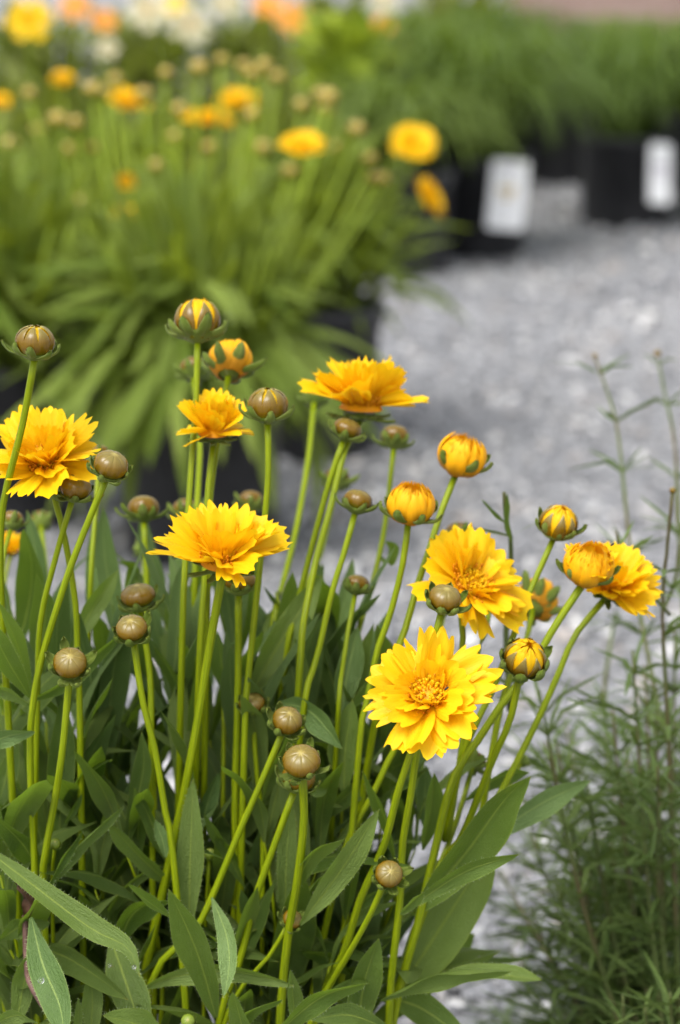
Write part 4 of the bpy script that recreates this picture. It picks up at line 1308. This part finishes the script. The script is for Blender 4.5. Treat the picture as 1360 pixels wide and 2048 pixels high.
def back_plant(px, Y, r, h, nleaf, lens, label, potlabel, mats=back_t, el=(5, 75), zr=(.0, .09), spread=.05, name='coreopsis_plant', seed=1, tall=0):
    X = P(px, 0, Y).x
    base = V((X, Y, h * .88))
    pot((X, Y, 0), r, h, potlabel or 'black pot holding the ' + label)
    t = thing(name, base, label, 'plant', 'potted plants behind')
    rr = random.Random(seed)
    for i in range(nleaf):
        a = rr.uniform(0, 6.283)
        e = R_(rr.uniform(*el))
        q = rr.random()
        b = base + V((math.cos(a) * spread * rr.random(), math.sin(a) * spread * rr.random(), zr[0] + (zr[1] - zr[0]) * q))
        d = V((math.cos(a) * math.cos(e), math.sin(a) * math.cos(e), math.sin(e)))
        put('leaf', rr.choice(mats), t, orient(b, d, rr.uniform(-.5, .5), rr.uniform(*lens), rr.uniform(.85, 1.2)))
    for i in range(tall):
        a = rr.uniform(0, 6.283)
        q = rr.random()
        e = R_(rr.uniform(52, 86))
        b = base + V((math.cos(a) * (spread + .03) * rr.random(), math.sin(a) * (spread + .03) * rr.random(), .03 + .13 * q))
        put('leaf', rr.choice(back_n), t, orient(b, V((math.cos(a) * math.cos(e), math.sin(a) * math.cos(e), math.sin(e))), rr.uniform(-.6, .6), rr.uniform(.05, .10)))
    for i in range(10):
        a = rr.uniform(0, 6.283)
        b = base + V((math.cos(a) * spread * .6, math.sin(a) * spread * .6, 0))
        tpnt = b + V((math.cos(a) * .05, math.sin(a) * .05, zr[1] + .05))
        vs, fs, uv = tube([b - b, (tpnt - b) * .5 + V((0, 0, .005)), tpnt - b], [.002, .0018, .0012], 6)
        put('shoot_stem', mesh('shoot_stem', vs, fs, M['stem_far'], uv), t, Matrix.Translation(b))
    return t

back_plant(385, 2.19, .080, .17, 330, (.055, .105), 'blurred leafy plant in the pot at centre left, behind the near flowers', 'black pot at centre left, half hidden by hanging leaves', seed=1, tall=220, el=(-30, 78), zr=(.0, .10), spread=.06)
pl = bpy.data.objects[max(o.name for o in bpy.data.objects if o.get('label', '').startswith('blurred leafy plant in the pot at centre left'))]
hg = random.Random(8)
for i in range(60):
    a = hg.uniform(math.pi * .95, math.pi * 2.05)
    e = R_(hg.uniform(-40, 10))
    b = pl.location + V((math.cos(a) * .05, math.sin(a) * .05, hg.uniform(.02, .07)))
    put('leaf', hg.choice(back_t[1:4]), pl, orient(b, V((math.cos(a) * math.cos(e), math.sin(a) * math.cos(e), math.sin(e))), hg.uniform(-.5, .5), hg.uniform(.10, .15), hg.uniform(.8, 1.05)))
back_plant(-40, 2.30, .080, .17, 280, (.055, .105), 'blurred leafy plant at the left picture edge, behind the near flowers', 'black pot at the left picture edge', seed=2, tall=220, el=(-10, 80), zr=(.0, .10), spread=.07)
back_plant(620, 2.62, .080, .17, 280, (.055, .11), 'blurred leafy plant right of the middle, in front of the tagged pots', 'black pot behind the centre plant, hidden by its leaves', seed=13, tall=220, el=(0, 80), zr=(.0, .10), spread=.07)
back_plant(190, 2.70, .080, .17, 240, (.055, .11), 'blurred leafy plant behind the two left-hand plants', 'black pot behind the two left-hand plants', seed=4, tall=220, el=(10, 82), zr=(.02, .13), spread=.07)

BG = 'distant flowers of the plants behind'
for k_, x, y, w_, Y, ax, bx, Yb, lab in [
    ('flat', 605, 294, 98, 2.25, (0, -.30, .9), 560, 2.3, 'blurred yellow flower above the leaves behind, left of the round one'),
    ('flat', 828, 288, 88, 2.45, (.1, -.75, .6), 700, 2.55, 'round blurred yellow flower farthest right in the background'),
    ('flat', 858, 395, 92, 2.40, (.62, -.12, .35), 720, 2.55, 'blurred yellow flower tilted edge-on below the round one'),
    ('flat', 412, 245, 108, 2.45, (0, -.05, 1), 400, 2.4, 'flat blurred yellow flower at upper centre left, lower of two neighbours'),
    ('flat', 476, 203, 86, 2.62, (.05, -.25, 1), 450, 2.5, 'blurred yellow flower, upper of two neighbours at upper centre left'),
    ('bowl', 258, 210, 84, 2.55, (.1, -.2, 1), 280, 2.4, 'blurred yellow flower at upper left, above two small orange buds'),
    ('flat', 0, 204, 50, 2.6, (0, -.3, 1), 0, 2.5, 'blurred yellow flower cut by the left edge near the top'),
    ('bowl', 125, 162, 48, 2.75, (0, -.3, 1), 130, 2.7, 'small blurred orange-yellow flower at upper left below the big yellow one'),
    ('cup', 250, 368, 46, 2.3, (0, -.3, 1), 260, 2.3, 'small blurred orange flower head, upper of two in a column at left'),
    ('cup', 245, 432, 52, 2.25, (0, -.1, 1), 250, 2.3, 'small blurred orange flower head, lower of two in a column at left'),
]:
    back_flower(k_, x, y, w_, Y, ax, bx, Yb, .2, lab, BG)

br_ = random.Random(17)
spots = [(185, 175), (290, 185), (330, 150), (360, 215), (150, 250), (110, 240), (25, 285), (10, 330), (95, 350), (305, 330), (425, 290), (500, 235), (440, 115), (400, 140), (530, 125), (600, 205), (640, 185),
         (660, 195), (655, 215), (712, 262), (735, 320), (745, 355), (770, 355), (580, 345), (690, 508), (625, 512), (580, 512), (265, 520), (60, 190), (215, 190), (130, 300), (180, 290), (520, 300), (480, 340), (560, 160),
         (490, 130), (510, 150), (230, 160), (75, 260), (345, 270), (680, 300), (20, 420), (70, 470), (160, 400), (400, 330)]
back_buds(2.45, [(x + br_.uniform(-6, 6), y + br_.uniform(-6, 6), br_.uniform(26, 36)) for x, y in spots[:24]], 2.35, 9, 330, 'tan bud blurred among the thin stems of the plants behind', 'blurred buds of the plants behind')
back_buds(2.62, [(x + br_.uniform(-6, 6), y + br_.uniform(-6, 6), br_.uniform(24, 34)) for x, y in spots[24:]], 2.5, 9, 330, 'tan bud blurred among the thin stems of the plants behind', 'blurred buds of the plants behind')

# far rows: mixed perennials at the top left
far_t = [leaf_template(400 + i, d, .17, 'leaf_far', nu=2, nv=7) for i, d in enumerate((.1, .5, .9, .3))]
lime_t = [leaf_template(420 + i, d, .4, 'leaf_lime', nu=2, nv=7) for i, d in enumerate((.2, .6, 1.0))]
k_ = 0
FAR_LAB = ['hazy green perennial behind the white and yellow lilies, far left', 'hazy green perennial under the big yellow lily, top left', 'hazy green perennial beneath the white lilies',
           'hazy green perennial beneath the orange lilies at top centre', 'hazy green perennial left of the lime-leaved plant', 'hazy green perennial behind the lime-leaved plant',
           'hazy green perennial right of the lime-leaved plant', 'hazy green perennial between the lime plant and the grasses', 'hazy green perennial in the back row, farthest left',
           'hazy green perennial in the back row, left of centre', 'hazy green perennial in the back row at the centre', 'hazy green perennial in the back row, right of centre', 'hazy green perennial in the back row behind the grasses']
for px, Y, tall in [(-60, 3.4, .34), (90, 3.7, .36), (300, 3.5, .34), (500, 3.8, .34), (590, 4.5, .30), (720, 5.4, .32), (820, 4.9, .30), (880, 5.6, .32), (60, 5.2, .40), (280, 5.4, .40), (480, 5.6, .40), (680, 6.2, .40), (900, 6.6, .40)]:
    back_plant(px, Y, .09, .17, 120, (.10, .17), FAR_LAB[k_], None, mats=far_t, el=(12, 85), zr=(-.02, tall - .27), spread=.10, name='perennial_plant', seed=50 + k_)
    k_ += 1
back_plant(700, 4.15, .10, .17, 120, (.07, .11), 'lime-green leafy plant, blurred patch at the top centre', None, mats=lime_t, el=(0, 80), zr=(.0, .20), spread=.07, name='lime_leaf_plant', seed=77)

# lilies far behind: six broad recurved petals
def lily_petals(mat):
    res = []
    for k in range(3):
        r = random.Random(k)
        res.append(petal_mesh('petal', 1.0, .52, R_(48), R_(-18), .15, .0, 3, k, mat, nu=6, nv=7, rib=.04, narrow=.3))
    return res
LILY = {'petal_white': lily_petals('petal_white'), 'petal_orange': lily_petals('petal_orange'), 'petal_lemon': lily_petals('petal_lemon'), 'petal': lily_petals('petal')}
def lily(x, y, w_, Y, mat, ax, label):
    c = P(x, y, Y)
    b = V((c.x + hr.uniform(-.05, .05), Y + .05, 0.0))
    root = thing('lily_flower', b, label, 'flower', 'lilies of the far rows')
    R = w_ * .5 * mpp(Y)
    axis = V(ax).normalized()
    path = catmull([c, c - axis * R * .4, b.lerp(c, .6), b], 12)
    vs, fs, uv = tube([p - b for p in path], [.003] * 12, 6)
    put('stem', mesh('stem', vs, fs, M['stem_far'], uv), root)
    fm = frame(c, axis, hr.uniform(0, 6), R)
    for k in range(6):
        put('petal', LILY[mat][k % 3], root, fm @ Matrix.Rotation(k * 1.0472, 4, 'Z') @ Matrix.Rotation(.1 * (k % 2), 4, 'Y'))
    for k in range(5):
        a = k * 1.256
        v2, f2, u2 = tube([V((0, 0, .05)), V((.08 * math.cos(a), .08 * math.sin(a), .35)), V((.22 * math.cos(a), .22 * math.sin(a), .6))], [.02, .018, .03], 5)
        put('stamen', mesh('stamen', v2, f2, M['anther'], u2), root, fm)
for a in [
    (60, 45, 100, 3.5, 'petal', (0, -.9, .5), 'big bright yellow lily at the top left corner'),
    (300, 30, 95, 4.6, 'petal_white', (-.1, -.7, .6), 'large blurred white lily at the top left'),
    (378, 55, 90, 4.6, 'petal_white', (.2, -.8, .5), 'blurred cream lily right of the large white one'),
    (345, 18, 70, 4.8, 'petal_lemon', (0, -.7, .6), 'pale yellow lily between the two white ones'),
    (150, 18, 70, 4.4, 'petal_orange', (0, -.7, .6), 'blurred orange lily right of the corner yellow lily'),
    (208, 45, 60, 4.4, 'petal_orange', (.1, -.7, .6), 'blurred orange lily left below the large white lily'),
    (585, 40, 74, 4.6, 'petal_orange', (0, -.8, .5), 'blurred orange lily at the top centre, lower of two'),
    (535, 14, 66, 4.8, 'petal_orange', (0, -.7, .6), 'blurred orange lily at the top centre, upper of two'),
    (452, 10, 70, 5.0, 'petal_white', (0, -.8, .5), 'blurred white lily between the orange and cream lilies'),
    (768, 0, 66, 5.0, 'petal_white', (0, -.9, .5), 'blurred white lily cut by the top edge'),
    (765, 52, 46, 4.8, 'petal_orange', (0, -.8, .5), 'small blurred orange lily below the white one at the top edge'),
    (215, 100, 50, 4.0, 'petal_white', (0, -.8, .5), 'blurred pale lily low at the top left'),
]:
    lily(*a)

# potted grasses on the right
def grass_mesh(seed, n, h, reach, w=.0046):
    r = random.Random(seed)
    vs, fs, uvs = [], [], []
    for i in range(n):
        a = r.uniform(0, 6.283)
        b = V((math.cos(a), math.sin(a), 0)) * r.uniform(0, .05)
        L = r.uniform(.75, 1.15)
        out_v = V((math.cos(a + r.uniform(-.5, .5)), math.sin(a + r.uniform(-.5, .5)), 0))
        rc = reach * r.uniform(.25, 1.1)
        top = h * L * (1 - .35 * rc / reach * r.random())
        pts = [b, b + out_v * rc * .22 + V((0, 0, top * .6)), b + out_v * rc * .55 + V((0, 0, top * .98)), b + out_v * rc * .85 + V((0, 0, top * .88)), b + out_v * rc * 1.12 + V((0, 0, top * r.uniform(.25, .75)))]
        p2 = catmull(pts, 8)
        ac = out_v.cross(V((0, 0, 1))).normalized()
        ac = (ac + out_v * r.uniform(-.5, .5)).normalized()
        nb = len(vs)
        for k, p in enumerate(p2):
            ww = w * (.8, 1, 1, 1, .95, .8, .5, .08)[k] * r.uniform(.95, 1.05)
            vs += [p - ac * ww, p + ac * ww]
            uvs += [(0.1, k / 7.5), (.9, k / 7.5)]
        for k in range(7):
            fs.append((nb + 2 * k, nb + 2 * k + 1, nb + 2 * k + 3, nb + 2 * k + 2))
    return mesh('blades', vs, fs, M['grass'], uvs)

GM = [grass_mesh(1, 300, .25, .26), grass_mesh(2, 300, .22, .30), grass_mesh(3, 320, .20, .22)]
def grass_pot(px, Y, r, h, gi, label, potlabel, sc=1.0, spin=0.0):
    X = P(px, 0, Y).x
    pot((X, Y, 0), r, h, potlabel or 'black pot holding the ' + label)
    t = thing('grass_clump', (X, Y, h * .88), label, 'grass', 'potted grasses')
    o = put('blades', GM[gi], t)
    o.matrix_local = Matrix.Rotation(spin, 4, 'Z') @ Matrix.Scale(sc, 4)
    o['kind'] = 'stuff'
grass_pot(962, 4.12, .090, .175, 0, 'arching grass in the pot with the large white tag', 'black pot with a large white tag on its front', .9)
grass_pot(800, 3.92, .090, .175, 1, 'arching grass in the pot left of the large white tag', 'black pot left of the pot with the large white tag', .75, 1)
grass_pot(1262, 4.50, .090, .175, 1, 'arching grass in the pot left of the narrow tag, right side', 'black pot left of the narrow tag at the right', .9, 2)
grass_pot(1465, 4.55, .090, .175, 0, 'arching grass in the pot at the right picture edge', 'black pot at the right picture edge', .78, 3)
grass_pot(1110, 5.15, .090, .175, 2, 'grass in the dark gap between the two tagged pots', 'black pot set back between the two tagged pots', .85, 4)
grass_pot(1330, 5.55, .090, .175, 0, 'grass in the second row behind the narrow tag', None, .68, 5)
grass_pot(1000, 5.35, .090, .175, 1, 'grass in the second row behind the large white tag', None, .95, 6)
grass_pot(1490, 5.6, .090, .175, 2, 'grass in the second row at the right edge', None, .7, 1)
grass_pot(860, 5.1, .090, .175, 2, 'grass in the second row left of the large white tag', None, 1.0, 2)
grass_pot(1372, 5.0, .090, .175, 2, 'grass between the two rows just behind the narrow tag', None, .95, 3)
grass_pot(1520, 5.0, .090, .175, 1, 'grass between the rows at the far right edge', None, .8, 5)
grass_pot(1200, 6.1, .090, .175, 0, 'grass in the third row below the brick wall', None, .6, 2)
grass_pot(1420, 6.3, .090, .175, 1, 'grass in the third row at the right', None, .5, 4)
grass_pot(1040, 6.2, .090, .175, 1, 'grass in the third row left of the brick wall', None, .6, 5)

def plant_tag(corners, Y, label, prints):
    c = [P(x, y, Y - (.012 if i > 1 else 0.0)) for i, (x, y) in enumerate(corners)]
    org = (c[2] + c[3]) / 2
    t = thing('plant_tag', org, label, 'tag', 'tags on the pots')
    ex = (c[1] - c[0])
    ey = (c[3] - c[0])
    nrm = ex.cross(ey).normalized()
    if nrm.y > 0:
        nrm = -nrm
    def rect(u0, u1, v0, v1, th, lift, mat, name, rounded=.0):
        pts = []
        uvs_ = [(u0, v0), (u1, v0), (u1, v1), (u0, v1)]
        if rounded:
            uvs_ = []
            for cu, cv, a0 in ((u0 + rounded, v0 + rounded * .6, 180), (u1 - rounded, v0 + rounded * .6, 270), (u1 - rounded, v1 - rounded * .6, 0), (u0 + rounded, v1 - rounded * .6, 90)):
                for q in range(5):
                    an = R_(a0 + q * 22.5)
                    uvs_.append((cu + rounded * math.cos(an), cv + rounded * .6 * math.sin(an)))
        f = [c[0] + ex * u + ey * v + nrm * lift - org for u, v in uvs_]
        b = [p - nrm * th for p in f]
        n = len(f)
        faces = [tuple(range(n)), tuple(range(2 * n - 1, n - 1, -1))] + [(i, i + n, (i + 1) % n + n, (i + 1) % n) for i in range(n)]
        return put(name, mesh(name, f + b, faces, M[mat], smooth=False), t)
    rect(0, 1, 0, 1, .0012, 0, 'tag_white', 'card', .12)
    for i, (u0, u1, v0, v1, mat) in enumerate(prints):
        rect(u0, u1, v0, v1, .0004, .0008, mat, 'print')
plant_tag([(985, 318), (1060, 324), (1048, 464), (971, 457)], 4.00, 'large white tag with a faint gold print on a black pot', [(.25, .48, .38, .46, 'tag_gold'), (.52, .68, .35, .48, 'tag_gold'), (.30, .64, .51, .55, 'tag_gold'), (.2, .8, .10, .14, 'tag_grey')])
plant_tag([(1300, 286), (1343, 288), (1338, 410), (1297, 406)], 4.38, 'narrow white tag with faint grey print at the right edge', [(.2, .8, .34, .44, 'tag_grey'), (.3, .75, .50, .56, 'tag_grey')])
